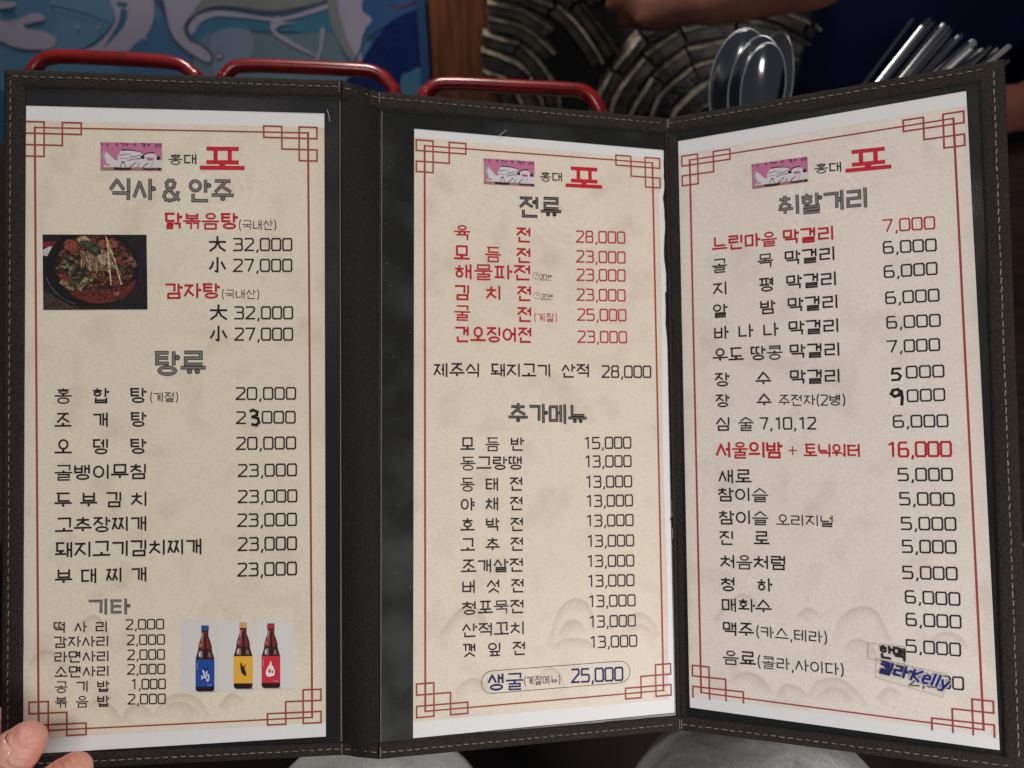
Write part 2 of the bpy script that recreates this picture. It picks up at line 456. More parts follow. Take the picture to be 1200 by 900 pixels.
LAY = {
    'page': {1: ((9.08, 16.19), (144.82, 15.6), (144.56, 311.05), (9.09, 312.73)), 2: ((17.61, 16.73), (150.54, 17.38), (150.27, 311.2), (16.09, 311.94)), 3: ((5.51, 13.23), (137.68, 11.4), (141.42, 310.76), (5.2, 308.22))},
    'print': {1: ((9.1, 22.87), (144.8, 22.46), (144.59, 304.15), (9.07, 305.75)), 2: ((17.63, 20.99), (149.44, 22.55), (149.02, 304.22), (16.12, 304.32)), 3: ((5.58, 20.39), (137.67, 18.27), (141.06, 304.37), (5.11, 302.44))},
    'frame': {1: ((13.25, 26.16), (137.2, 25.09), (138.24, 301.63), (15.85, 302.31)), 2: ((22.71, 24.87), (143.67, 24.81), (144.1, 299.54), (21.96, 299.8)), 3: ((11.37, 24.36), (132.21, 23.26), (135.4, 302.46), (11.02, 300.06))},
    'logo': {1: ((42.43, 32.15), (70.07, 31.78), (70.06, 44.7), (42.45, 45.19)), 2: ((52.32, 29.0), (78.67, 28.99), (78.77, 41.58), (52.36, 42.17)), 3: ((42.46, 31.3), (69.25, 31.27), (69.0, 44.08), (42.54, 44.1))},
    'food': ((16.8, 75.29), (63.12, 74.23), (63.5, 109.52), (17.28, 109.99)),
    'ad': ((75.67, 251.02), (134.05, 252.72), (133.92, 293.15), (75.64, 290.7)),
    'pill': ((49.16, 283.05), (125.94, 283.2), (126.2, 293.88), (49.3, 293.92)),
    'clock': ((79.08, 87.54), (79.42, 97.74)),
    'tape': ((89.05, 267.79), (105.29, 268.25), (104.33, 276.23), (88.82, 275.42), (92.49, 274.85), (122.04, 279.26), (119.65, 289.8), (91.86, 283.69)),
    'st': ((94.06, 271.19), (104.92, 272.11), (94.18, 267.31), (93.97, 274.11), (93.84, 278.5), (108.44, 280.72), (107.38, 280.64), (122.43, 283.28)),
    'patch': ((101.59, 137.16), (107.9, 137.28), (107.75, 145.65), (101.52, 145.67), (102.21, 146.7), (108.33, 146.67), (108.21, 156.31), (102.02, 156.4)),
    'mount': {1: (((66.12, 298.21), (71.19, 290.51), (78.83, 288.18), (86.49, 291.15), (91.61, 299.35)), ((52.26, 300.22), (54.77, 293.76), (61.06, 292.72), (66.12, 298.21)), ((33.46, 253.71), (39.69, 250.63), (44.7, 255.36), (48.47, 264.65)), ((95.48, 295.52), (100.65, 289.08), (107.12, 292.02)), ((69.92, 295.74), (75.0, 291.99), (81.38, 292.93), (85.21, 296.41)), ((10.05, 275.02), (14.94, 267.42), (21.09, 266.33), (27.29, 273.06)), ((36.02, 292.96), (42.24, 289.3), (48.49, 293.49), (52.26, 300.22))), 2: (((82.23, 272.83), (85.24, 266.05), (89.8, 255.1), (96.55, 250.97), (103.26, 253.05), (106.92, 260.35), (107.56, 267.48)), ((88.15, 269.03), (92.68, 262.31), (98.64, 261.97), (103.06, 267.19)), ((28.28, 265.1), (35.25, 256.01), (42.27, 250.95), (49.29, 254.11), (53.47, 264.0)), ((121.17, 271.2), (124.36, 264.27), (130.61, 259.63), (138.3, 263.69), (142.81, 272.61)), ((36.45, 292.83), (40.65, 287.73), (47.66, 286.9), (56.08, 294.4)), ((77.67, 289.19), (82.1, 283.97), (87.95, 285.79), (92.26, 294.49)), ((85.14, 274.43), (91.09, 270.63), (101.5, 271.32), (108.94, 276.06)), ((124.28, 268.55), (132.05, 265.46), (139.72, 270.97))), 3: (((74.05, 266.6), (78.11, 256.78), (85.73, 251.45), (93.04, 252.89), (97.57, 263.15), (99.85, 266.91)), ((77.63, 273.03), (82.79, 267.16), (88.92, 267.93), (92.43, 272.93)), ((115.18, 266.78), (118.82, 261.24), (125.71, 260.62), (131.17, 266.55)), ((61.72, 296.42), (65.78, 289.15), (73.48, 286.28), (80.9, 288.83), (89.22, 298.54)), ((24.44, 293.68), (31.46, 288.01), (39.55, 289.25), (46.03, 296.85)), ((47.32, 298.08), (51.44, 292.1), (57.95, 292.75), (61.72, 296.42)), ((91.78, 294.25), (96.79, 288.38), (102.71, 290.34)), ((18.21, 263.08), (25.41, 253.97), (33.81, 249.1), (43.09, 256.84)), ((65.54, 297.33), (70.8, 291.31), (77.09, 291.27), (81.91, 296.75)), ((57.61, 258.45), (62.93, 253.9), (68.0, 256.24)))},
    'torn': ((150.54, 17.38), (150.05, 28.52), (150.39, 35.41), (149.48, 43.3), (150.41, 57.02), (149.44, 67.6), (149.39, 74.45), (150.47, 87.62), (149.7, 89.47), (150.66, 89.89), (150.84, 92.61), (149.6, 94.01), (149.47, 110.78), (150.05, 117.54), (150.43, 133.31), (150.42, 155.72), (150.88, 178.02), (150.35, 191.32), (151.1, 211.22), (149.65, 212.05), (150.95, 217.82), (150.17, 252.81), (150.29, 278.88), (150.38, 296.16), (150.27, 311.2)),
    'scr': (((91.6, 50.75), (89.28, 53.54), (92.97, 51.56)), ((59.57, 17.66), (64.03, 13.79)), ((146.23, 13.94), (146.82, 15.94), (147.41, 19.56))),
    'film': {1: ((9.42, 8.32), (152.26, 9.72), (151.73, 313.43), (9.1, 313.51)), 2: ((1.84, 9.36), (150.24, 8.59), (149.96, 314.6), (0.81, 312.34)), 3: ((4.79, 10.57), (144.73, 8.14), (144.69, 313.69), (3.6, 312.56))},
}

# ------------------------------------------------------------------ lettering: single-stroke Hangul and figures
CI = 'ㄱㄲㄴㄷㄸㄹㅁㅂㅃㅅㅆㅇㅈㅉㅊㅋㅌㅍㅎ'
VI = 'ㅏㅐㅑㅒㅓㅔㅕㅖㅗㅘㅙㅚㅛㅜㅝㅞㅟㅠㅡㅢㅣ'
FI = ['', 'ㄱ', 'ㄲ', 'ㄱㅅ', 'ㄴ', 'ㄴㅈ', 'ㄴㅎ', 'ㄷ', 'ㄹ', 'ㄹㄱ', 'ㄹㅁ', 'ㄹㅂ', 'ㄹㅅ', 'ㄹㅌ', 'ㄹㅍ', 'ㄹㅎ',
      'ㅁ', 'ㅂ', 'ㅂㅅ', 'ㅅ', 'ㅆ', 'ㅇ', 'ㅈ', 'ㅊ', 'ㅋ', 'ㅌ', 'ㅍ', 'ㅎ']
CONS = {
    'ㄱ': [[(0, 1), (1, 1), (0.97, 0)]],
    'ㄴ': [[(0.06, 1), (0.06, 0), (1, 0)]],
    'ㄷ': [[(-0.04, 1), (1, 1)], [(0.1, 1), (0.1, 0), (1, 0)]],
    'ㄹ': [[(0, 1), (0.94, 1), (0.94, 0.52), (0.05, 0.52), (0.05, 0), (1, 0)]],
    'ㅁ': [[(0.04, 1), (0.94, 1), (0.94, 0), (0.04, 0), (0.04, 1.0)]],
    'ㅂ': [[(0.05, 1), (0.05, 0), (0.95, 0), (0.95, 1)], [(0.05, 0.52), (0.95, 0.52)]],
    'ㅅ': [[(0.52, 1), (0, 0)], [(0.5, 0.93), (1, 0)]],
    'ㅇ': ['o', (0.5, 0.5, 0.46, 0.5)],
    'ㅈ': [[(0, 1), (0.97, 1)], [(0.72, 1), (0, 0)], [(0.44, 0.5), (1, 0.04)]],
    'ㅊ': [[(0.5, 1.08), (0.5, 0.86)], [(0, 0.76), (0.97, 0.76)], [(0.66, 0.76), (0, 0)], [(0.42, 0.4), (1, 0.02)]],
    'ㅋ': [[(0, 1), (1, 1), (0.97, 0)], [(0, 0.52), (0.97, 0.52)]],
    'ㅌ': [[(-0.04, 1), (1, 1)], [(0.1, 1), (0.1, 0), (1, 0)], [(0.1, 0.52), (0.96, 0.52)]],
    'ㅍ': [[(0, 1), (1, 1)], [(0, 0), (1, 0)], [(0.27, 1), (0.27, 0)], [(0.73, 1), (0.73, 0)]],
    'ㅎ': [[(0.5, 1.06), (0.5, 0.88)], [(0.02, 0.74), (0.98, 0.74)], 'o', (0.5, 0.27, 0.36, 0.28)],
}
DOUBLE = {'ㄲ': 'ㄱ', 'ㄸ': 'ㄷ', 'ㅃ': 'ㅂ', 'ㅆ': 'ㅅ', 'ㅉ': 'ㅈ'}


def cons(c, x0, y0, x1, y1, out):
    if len(c) == 2:
        xm = (x0 + x1) / 2
        cons(c[0], x0, y0, xm - 0.05, y1, out)
        cons(c[1], xm + 0.06, y0, x1, y1, out)
        return
    if c in DOUBLE:
        cons(DOUBLE[c] * 2, x0, y0, x1, y1, out)
        return
    w, h = x1 - x0, y1 - y0
    it = iter(CONS[c])
    for e in it:
        if e == 'o':
            cx, cy, rx, ry = next(it)
            out.append(('o', x0 + cx * w, y0 + cy * h, rx * w, ry * h))
        else:
            out.append([(x0 + a * w, y0 + b * h) for a, b in e])


def hangul(ch):
    k = ord(ch) - 0xAC00
    ci, vi, fi = CI[k // 588], VI[(k % 588) // 28], FI[k % 28]
    o = []
    f = bool(fi)
    if vi in 'ㅏㅐㅑㅒㅓㅔㅕㅖㅣ':
        two = vi in 'ㅐㅒㅔㅖ'
        dotl = vi in 'ㅓㅕㅔㅖ'
        xb = 0.90 if (dotl or vi in 'ㅣㅐ') else 0.80
        xr = (xb - 0.24 if two else xb) - (0.20 if dotl or not two else 0.17)
        if vi == 'ㅣ':
            xr = xb - 0.2
        if ci in DOUBLE:
            xr += 0.03
        yb = 0.44 if f else 0.02
        cons(ci, 0.03, 0.50 if f else 0.14, xr - (0.04 if not two else 0), 1.0 if f else 0.92, o)
        vt = 1.04
        yc = (yb + vt) / 2 + 0.04
        if two:
            xa = xb - 0.24
            o.append([(xa, yb + (0.06 if not f else 0.02)), (xa, vt - 0.04)])
            o.append([(xb, yb - (0.04 if not f else 0)), (xb, vt)])
            if vi in 'ㅐㅒ':
                o.append([(xa, yc), (xb, yc)])
            else:
                o.append([(xa - 0.13, yc), (xa, yc)])
                if vi == 'ㅖ':
                    o.append([(xa - 0.13, yc - 0.2), (xa, yc - 0.2)])
        else:
            o.append([(xb, yb), (xb, vt)])
            d = (0.16 if not dotl else -0.14)
            if vi in 'ㅏㅓ':
                o.append(('d', xb + d, yc))
            elif vi in 'ㅑㅕ':
                o.append(('d', xb + d, yc + 0.1))
                o.append(('d', xb + d, yc - 0.13))
        if f:
            cons(fi, 0.14, 0.0, 0.90, 0.32, o)
    elif vi in 'ㅗㅛㅜㅠㅡ':
        up, dn = vi in 'ㅗㅛ', vi in 'ㅜㅠ'
        ch_ = ci == 'ㅇ'
        if f:
            yl = 0.50 if up else (0.58 if dn else 0.48)
            y0 = yl + (0.18 if up else (0.15 if dn else 0.19))
            yf = -0.04, (0.35 if up else (0.34 if dn else 0.30))
        else:
            yl = 0.10 if up else (0.30 if dn else 0.12)
            y0 = yl + (0.27 if up else (0.16 if dn else 0.24))
        cons(ci, 0.14 if not ch_ else 0.22, y0, 0.88 if not ch_ else 0.80, 1.02, o)
        o.append([(-0.02, yl), (1.02, yl)])
        if up:
            yd = yl + (0.10 if f else 0.14)
            for x in ((0.5,) if vi == 'ㅗ' else (0.36, 0.66)):
                o.append(('d', x, yd))
        if dn:
            yd = yl - (0.11 if f else 0.17)
            for x in ((0.5,) if vi == 'ㅜ' else (0.34, 0.68)):
                o.append(('d', x, yd))
        if f:
            cons(fi, 0.14, yf[0], 0.88, yf[1], o)
    else:
        two = vi in 'ㅙㅞ'
        xb = 0.94
        xr = 0.66 if not two else 0.58
        cons(ci, 0.04, 0.46, xr - 0.08, 1.0, o)
        yl = 0.24 if vi in 'ㅘㅙㅚㅢ' else 0.32
        o.append([(-0.02, yl), (xr + 0.03, yl)])
        xm = 0.3
        if vi in 'ㅘㅙㅚ':
            o.append(('d', xm, yl + 0.12))
        elif vi in 'ㅝㅞㅟ':
            o.append([(xm, yl), (xm, yl - 0.24)])
        o.append([(xb - (0.08 if vi == 'ㅘ' else 0), 0.02), (xb - (0.08 if vi == 'ㅘ' else 0), 1.04)])
        if vi == 'ㅘ':
            o.append(('d', xb + 0.08, 0.52))
        if vi == 'ㅝ':
            o.append([(xb - 0.16, 0.18), (xb, 0.18)])
        if two:
            o.append([(xb - 0.22, 0.06), (xb - 0.22, 1.0)])
            o.append([(xb - 0.22, 0.52), (xb, 0.52)])
    return o


FIG = {
    '0': [[(0.12, 1), (0.88, 1), (0.98, 0.86), (0.98, 0.14), (0.88, 0), (0.12, 0), (0.02, 0.14), (0.02, 0.86), (0.12, 1)]],
    '1': [[(0.25, 0.86), (0.62, 1.0), (0.62, 0)]],
    '2': [[(0.05, 0.97), (0.2, 1), (0.82, 1), (0.95, 0.88), (0.93, 0.66), (0.04, 0.0), (1.0, 0)]],
    '3': [[(0.03, 1), (0.84, 1), (0.94, 0.88), (0.94, 0.66), (0.82, 0.54), (0.25, 0.54)], [(0.82, 0.54), (0.96, 0.42), (0.96, 0.12), (0.84, 0), (0.0, 0)]],
    '5': [[(0.92, 1), (0.08, 1), (0.06, 0.55), (0.84, 0.55), (0.96, 0.43), (0.96, 0.12), (0.84, 0), (0.0, 0)]],
    '6': [[(0.86, 1), (0.2, 1), (0.05, 0.86), (0.05, 0.12), (0.17, 0), (0.84, 0), (0.96, 0.12), (0.96, 0.42), (0.84, 0.54), (0.05, 0.54)]],
    '7': [[(0, 1), (0.96, 1), (0.86, 0.8), (0.42, 0)]],
    '8': [[(0.2, 1), (0.8, 1), (0.9, 0.88), (0.9, 0.66), (0.78, 0.54), (0.94, 0.42), (0.94, 0.12), (0.84, 0), (0.16, 0), (0.06, 0.12), (0.06, 0.42), (0.22, 0.54), (0.1, 0.66), (0.1, 0.88), (0.2, 1)], [(0.22, 0.54), (0.78, 0.54)]],
    ',': [[(0.55, 0.06), (0.30, -0.20)]],
    '(': [[(0.75, 1.1), (0.35, 0.8), (0.25, 0.5), (0.35, 0.15), (0.75, -0.12)]],
    ')': [[(0.25, 1.1), (0.65, 0.8), (0.75, 0.5), (0.65, 0.15), (0.25, -0.12)]],
    '+': [[(0, 0.5), (1, 0.5)], [(0.5, 1), (0.5, 0)]],
    '&': [[(1.0, 0.0), (0.22, 0.66), (0.18, 0.86), (0.34, 1.0), (0.58, 1.0), (0.70, 0.86), (0.64, 0.68), (0.12, 0.40), (0.03, 0.2), (0.14, 0.03), (0.38, -0.02), (0.66, 0.04), (0.84, 0.22), (0.94, 0.44)]],
    '大': [[(0, 0.64), (1, 0.64)], [(0.5, 1.02), (0.49, 0.62), (0.36, 0.28), (0.03, 0.0)], [(0.51, 0.6), (0.66, 0.26), (0.98, 0.0)]],
    '小': [[(0.5, 1.02), (0.5, 0.02), (0.34, 0.07)], [(0.24, 0.7), (0.16, 0.42), (0.02, 0.2)], [(0.74, 0.7), (0.86, 0.45), (0.98, 0.2)]],
    '-': [[(0.0, 0.72), (1.0, 0.66)]],
    'K': [[(0.12, 1), (0.0, 0)], [(0.95, 1), (0.1, 0.45), (0.85, 0)]],
    'e': [[(0.08, 0.4), (0.9, 0.45), (0.85, 0.7), (0.5, 0.78), (0.12, 0.6), (0.06, 0.25), (0.3, 0.02), (0.8, 0.08)]],
    'l': [[(0.6, 1.05), (0.35, 0.0)]],
    'y': [[(0.08, 0.7), (0.4, 0.1)], [(0.95, 0.72), (0.35, -0.2), (0.0, -0.22)]],
}
HANDF = {
    '3': [[(0.05, 0.92), (0.35, 1.0), (0.78, 0.9), (0.72, 0.68), (0.32, 0.55), (0.82, 0.45), (0.95, 0.2), (0.66, 0.0), (0.22, 0.06)]],
    '5': [[(0.95, 0.96), (0.2, 0.94), (0.12, 0.56), (0.6, 0.6), (0.92, 0.38), (0.72, 0.08), (0.05, 0.04)]],
    '9': [[(0.82, 0.72), (0.6, 0.97), (0.2, 0.92), (0.05, 0.68), (0.3, 0.52), (0.62, 0.6), (0.85, 0.85), (0.92, 0.45), (0.86, -0.02)]],
}


def glyph(ch, hand=False):
    if '가' <= ch <= '힣':
        return hangul(ch), 1.12, 1.28
    g = HANDF[ch] if hand else FIG[ch]
    w, adv = {',': (0.30, 0.36), '(': (0.30, 0.42), ')': (0.30, 0.42), '1': (0.74, 0.84), '&': (0.85, 1.05), '+': (0.8, 1.0),
              '大': (1.05, 1.1), '小': (1.05, 1.1), 'l': (0.3, 0.34), 'e': (0.55, 0.62), 'K': (0.7, 0.78), 'y': (0.6, 0.62), '-': (0.5, 0.5)}.get(ch, (0.70, 0.86))
    if ch in '35' and hand:
        w = 0.62
    return g, w, adv


def strokes_of(text, width, height, hand=False):
    """lay a string out over width x height mm; returns strokes in mm (x right, y up from the baseline)"""
    W = width / height
    parts = [glyph(c, hand) if c != ' ' else None for c in text]
    solid = sum(p[2] for p in parts if p) - (parts[-1][2] - parts[-1][1])
    ns = text.count(' ')
    k = 1.0
    sp = 0.0
    if ns:
        sp = (W - solid) / ns
        if sp < 0.28:
            k = W / (solid + 0.35 * ns)
            sp = 0.35 * k
    else:
        k = W / solid
    x = 0.0
    out = []
    for p in parts:
        if p is None:
            x += sp
            continue
        g, w, adv = p
        tk = 1.0
        for e in g:
            if isinstance(e, list) and e[0][0] < 0 and e[-1][0] > 1 and 0.45 < e[0][1] < 0.62:
                tk = 0.80
        out.append(('w', tk))
        for e in g:
            if e == 'o':
                continue
            if isinstance(e, tuple) and e[0] == 'o':
                out.append(('o', (x + e[1] * w * k) * height, e[2] * height, e[3] * w * k * height, e[4] * height))
            elif isinstance(e, tuple) and e[0] == 'd':
                out.append(('d', (x + e[1] * w * k) * height, e[2] * height))
            else:
                out.append([((x + a * w * k) * height, b * height) for a, b in e])
        x += adv * k
    return out


def ink(mb, leaf, strokes, org, ex, ey, t, h0, dot=0.75, mi=0, ragged=0.0):
    """turn strokes into thin raised ribbons on a leaf; every ribbon sits a few microns off its neighbour"""
    cnt = [0]

    def put(pts):
        h = h0 + 0.0035 * (cnt[0] % 9)
        cnt[0] += 1
        mb.face([mb.vert(S(leaf, org[0] + ex[0] * x + ey[0] * y, org[1] + ex[1] * x + ey[1] * y, h)) for x, y in pts][::-1], mi)

    r = t / 2
    t0_ = t
    for s in strokes:
        if s[0] == 'w':
            t = t0_ * s[1]
            r = t / 2
            continue
        if s[0] == 'o':
            _, cx, cy, rx, ry = s
            n = 18
            for k in range(n):
                a, b = 2 * math.pi * k / n, 2 * math.pi * (k + 1) / n
                put([(cx + math.cos(a) * (rx - r), cy + math.sin(a) * (ry - r)), (cx + math.cos(b) * (rx - r), cy + math.sin(b) * (ry - r)),
                     (cx + math.cos(b) * (rx + r), cy + math.sin(b) * (ry + r)), (cx + math.cos(a) * (rx + r), cy + math.sin(a) * (ry + r))][::-1])
                cnt[0] -= 1
            cnt[0] += 1
        elif s[0] == 'd':
            _, cx, cy = s
            q = t * dot
            put([(cx + q * math.cos(k * math.pi / 4), cy + q * math.sin(k * math.pi / 4)) for k in range(8)])
        else:
            for i in range(len(s) - 1):
                a, b = Vector(s[i]), Vector(s[i + 1])
                d = b - a
                if d.length < 1e-6:
                    continue
                d.normalize()
                n = Vector((-d.y, d.x)) * r
                e0 = d * (r * (0.9 if i else 0.35))
                e1 = d * (r * (0.9 if i < len(s) - 2 else 0.35))
                put([(a - e0 - n), (b + e1 - n), (b + e1 + n), (a - e0 + n)])


def write(page, leaf, text, x0, y0, x1, y1, h, ink_mat, weight, name, h0=0.22, fill=None, fillw=0.5, hand=False, slant=0.0):
    """one line of lettering as one part of a page; (x0,y0)-(x1,y1) is its mid line in mm"""
    d = Vector((x1 - x0, y1 - y0))
    wd = d.length
    ex = d / wd
    ey = Vector((0.0, -1.0)) + ex * slant
    org = (x0 - ey.x * h / 2, y0 - ey.y * h / 2)
    st = strokes_of(text, wd, h, hand)
    mb = MB()
    mats = [ink_mat]
    ink(mb, leaf, st, org, ex, ey, weight * h, h0)
    if fill:
        mats.append(fill)
        ink(mb, leaf, st, org, ex, ey, weight * h * fillw, h0 + 0.045, mi=1)
    return mb.build(name, mats, page)


# ------------------------------------------------------------------ materials
M_TRIM = mat('brown_leatherette', lin(51, 44, 38), 0.7, spec=0.22, col2=lin(22, 18, 16), nscale=1100, bump=1.0, bscale=1300, detail=6)
M_INNER = mat('black_board_cloth', lin(28, 28, 30), 0.45, spec=0.3, col2=lin(40, 40, 40), nscale=1100, bump=0.5, bscale=1400, rvar=0.1)
M_SPINE = mat('dark_spine_cloth', lin(36, 32, 29), 0.7, spec=0.22, col2=lin(16, 14, 13), nscale=1300, bump=0.6, bscale=2600, stretch=(1, 1, 0.7))
M_THREAD = mat('pale_thread', lin(158, 150, 134), 0.8, col2=lin(104, 96, 82), nscale=200)
M_FILM = {1: mat('clear_vinyl_left', lin(34, 34, 38), 0.36, spec=0.2, col2=lin(26, 26, 32), nscale=40, rvar=0.1, bump=0.12, bscale=900),
          2: mat('clear_vinyl_middle', lin(34, 34, 33), 0.30, spec=0.35, col2=lin(54, 54, 55), nscale=34, rvar=0.10, bump=0.05, bscale=2400, detail=9, lo=0.45, hi=0.8),  # lighter noise patches paint hazy reflections into the film colour
          3: mat('clear_vinyl_right', lin(32, 34, 35), 0.34, spec=0.2, col2=lin(24, 26, 27), nscale=30, rvar=0.12, bump=0.12, bscale=900)}
M_WELD = mat('vinyl_weld', lin(120, 120, 116), 0.3)
M_SCRATCH = mat('vinyl_scratch', lin(190, 190, 188), 0.4)


def paper_mat(name, base, mottle, mark):
    m = bpy.data.materials.new(name)
    m.use_nodes = True
    nt = m.node_tree
    b = nt.nodes['Principled BSDF']
    b.inputs['Roughness'].default_value = 0.65
    b.inputs['Specular IOR Level'].default_value = 0.3
    b.inputs['Coat Weight'].default_value = 0.10
    b.inputs['Coat Roughness'].default_value = 0.22
    tc = nt.nodes.new('ShaderNodeTexCoord')

    def noise_(sc, det, lo, hi):
        n = nt.nodes.new('ShaderNodeTexNoise')
        n.inputs['Scale'].default_value = sc
        n.inputs['Detail'].default_value = det
        nt.links.new(tc.outputs['Object'], n.inputs['Vector'])
        r = nt.nodes.new('ShaderNodeMapRange')
        r.inputs[1].default_value = lo
        r.inputs[2].default_value = hi
        nt.links.new(n.outputs['Fac'], r.inputs[0])
        return n, r

    def mix(fac, a, c, blend='MIX'):
        x = nt.nodes.new('ShaderNodeMix')
        x.data_type = 'RGBA'
        x.blend_type = blend
        for k, v in (('Factor', fac), ('A', a), ('B', c)):
            if hasattr(v, 'links'):
                nt.links.new(v, x.inputs[k])
            else:
                x.inputs[k].default_value = v
        return x.outputs['Result']

    _, r1 = noise_(10, 6, 0.3, 0.8)
    _, r2 = noise_(900, 6, 0.36, 0.66)
    _, r3 = noise_(60, 6, 0.5, 0.75)
    c = mix(r1.outputs[0], base, mottle)
    dark = tuple(x * 0.86 for x in base[:3]) + (1,)
    f2 = nt.nodes.new('ShaderNodeMath')
    f2.operation = 'MULTIPLY'
    f2.inputs[1].default_value = 0.8
    nt.links.new(r2.outputs[0], f2.inputs[0])
    c = mix(f2.outputs[0], c, dark)
    f3 = nt.nodes.new('ShaderNodeMath')
    f3.operation = 'MULTIPLY'
    f3.inputs[1].default_value = 0.22
    nt.links.new(r3.outputs[0], f3.inputs[0])
    c = mix(f3.outputs[0], c, mark)
    at = nt.nodes.new('ShaderNodeAttribute')
    at.attribute_name = 'tint'
    c = mix(at.outputs['Fac'], c, mark)
    ng = nt.nodes.new('ShaderNodeMath')
    ng.operation = 'MULTIPLY'
    ng.inputs[1].default_value = -1.0
    ng.use_clamp = True
    nt.links.new(at.outputs['Fac'], ng.inputs[0])
    c = mix(ng.outputs[0], c, lin(240, 234, 224))
    nt.links.new(c, b.inputs['Base Color'])
    n4, _ = noise_(500, 4, 0, 1)
    bp = nt.nodes.new('ShaderNodeBump')
    bp.inputs['Strength'].default_value = 0.22
    bp.inputs['Distance'].default_value = 0.0003
    nt.links.new(n4.outputs['Fac'], bp.inputs['Height'])
    nt.links.new(bp.outputs[0], b.inputs['Normal'])
    return m


M_WHITE = mat('white_paper', lin(220, 219, 220), 0.55, coat=0.1, coat_rough=0.35, bump=0.15, bscale=500)
M_PRINT = {1: paper_mat('hanji_print_left', lin(226, 215, 197), lin(219, 207, 187), lin(146, 116, 88)),
           2: paper_mat('hanji_print_middle', lin(228, 215, 199), lin(222, 207, 189), lin(148, 116, 92)),
           3: paper_mat('hanji_print_right', lin(229, 219, 210), lin(224, 212, 201), lin(152, 124, 114))}
INK = {
    'k': mat('black_ink', lin(26, 20, 22), 0.6, spec=0.3),
    'red': mat('red_ink', lin(178, 28, 36), 0.65, spec=0.25),
    'redt': mat('dull_red_ink', lin(172, 38, 44), 0.65, spec=0.25),
    'logo': mat('crimson_ink', lin(190, 36, 56), 0.65, spec=0.25),
    'green': mat('dark_green_ink', lin(34, 50, 42), 0.65, spec=0.25),
    'navy': mat('navy_ink', lin(30, 32, 98), 0.65, spec=0.25),
    'frame': mat('russet_ink', lin(150, 66, 48), 0.6, spec=0.3),
    'frame3': mat('wine_ink', lin(154, 56, 58), 0.6, spec=0.3),
    'grey': mat('grey_ink', lin(120, 116, 113), 0.65, spec=0.25),
    'dgrey': mat('dark_grey_ink', lin(34, 31, 32), 0.65, spec=0.25),
    'lgrey': mat('light_grey_ink', lin(112, 106, 100), 0.65, spec=0.25),
}
STYLE = {'k': ('k', 0.135), 'red': ('red', 0.15), 'redb': ('red', 0.155), 'redt': ('redt', 0.125), 'redthin': ('redt', 0.10),
         'green': ('green', 0.15), 'logo': ('logo', 0.20), 'thin': ('k', 0.10), 'mid': ('k', 0.115), 'hanja': ('k', 0.14),
         'navyb': ('navy', 0.145), 'hand': ('k', 0.18)}

# ------------------------------------------------------------------ the setting
M_FLOOR = mat('dark_floor', lin(74, 60, 54), 0.6, col2=lin(48, 40, 38), nscale=8)
M_WALL = mat('dark_wall_paint', lin(22, 24, 34), 0.8, col2=lin(16, 17, 24), nscale=5)
b = MB()
b.poly([(-4, -3, 0), (4, -3, 0), (4, 4, 0), (-4, 4, 0)])
o = b.build('floor', M_FLOOR, kind='structure')
b = MB()
b.box((0, 1.75, 1.3), 8, 0.08, 2.6)
o = b.build('wall', M_WALL, kind='structure')

# ------------------------------------------------------------------ dark table behind the folder
M_TABLE = mat('dark_table_wood', lin(44, 34, 28), 0.4, col2=lin(26, 20, 18), nscale=14, stretch=(1, 8, 8))
tb = thing('table', 'dark wooden table standing behind the menu under the cutlery', 'table', (0.1, 0.62, 0))
b = MB()
b.box((0.1, 0.61, 0.705), 1.9, 0.62, 0.03)
b.build('table_top', M_TABLE, tb, bevel=0.003)
for sx in (-0.75, 0.95):
    for sy in (0.36, 0.86):
        b = MB()
        b.box((sx, sy, 0.345), 0.05, 0.05, 0.69)
        b.build('leg', M_TABLE, tb)

# ------------------------------------------------------------------ folder
fold = thing('menu_folder', 'dark brown leatherette menu folder opened into three leaves with pale stitching', 'menu folder', S(2, 76, 320, -3))


def leaf_grid(leaf, x0, y0, x1, y1, h, nx=4, ny=8, m=0, mb=None, bow=0.0):
    mb = mb or MB()
    ids = [[mb.vert(S(leaf, x0 + (x1 - x0) * i / nx, y0 + (y1 - y0) * j / ny,
                      h + bow * math.sin(math.pi * i / nx))) for i in range(nx + 1)] for j in range(ny + 1)]
    for j in range(ny):
        for i in range(nx):
            mb.face((ids[j][i], ids[j + 1][i], ids[j + 1][i + 1], ids[j][i + 1]), m)
    return mb


def slab(leaf, x0, y0, x1, y1, ha, hb, m=0, mb=None, nx=3, ny=6, bow=0.0):
    """a board between heights ha and hb"""
    mb = mb or MB()
    g = {}
    for s, h in ((0, ha), (1, hb)):
        for j in range(ny + 1):
            for i in range(nx + 1):
                g[s, j, i] = mb.vert(S(leaf, x0 + (x1 - x0) * i / nx, y0 + (y1 - y0) * j / ny,
                                       h + (bow * math.sin(math.pi * i / nx))))
    for j in range(ny):
        for i in range(nx):
            mb.face((g[1, j, i], g[1, j + 1, i], g[1, j + 1, i + 1], g[1, j, i + 1]), m)
            mb.face((g[0, j, i], g[0, j, i + 1], g[0, j + 1, i + 1], g[0, j + 1, i]), m)
    for i in range(nx):
        mb.face((g[0, 0, i], g[1, 0, i], g[1, 0, i + 1], g[0, 0, i + 1]), m)
        mb.face((g[0, ny, i], g[0, ny, i + 1], g[1, ny, i + 1], g[1, ny, i]), m)
    for j in range(ny):
        mb.face((g[0, j, 0], g[0, j + 1, 0], g[1, j + 1, 0], g[1, j, 0]), m)
        mb.face((g[0, j, nx], g[1, j, nx], g[1, j + 1, nx], g[0, j + 1, nx]), m)
    return mb


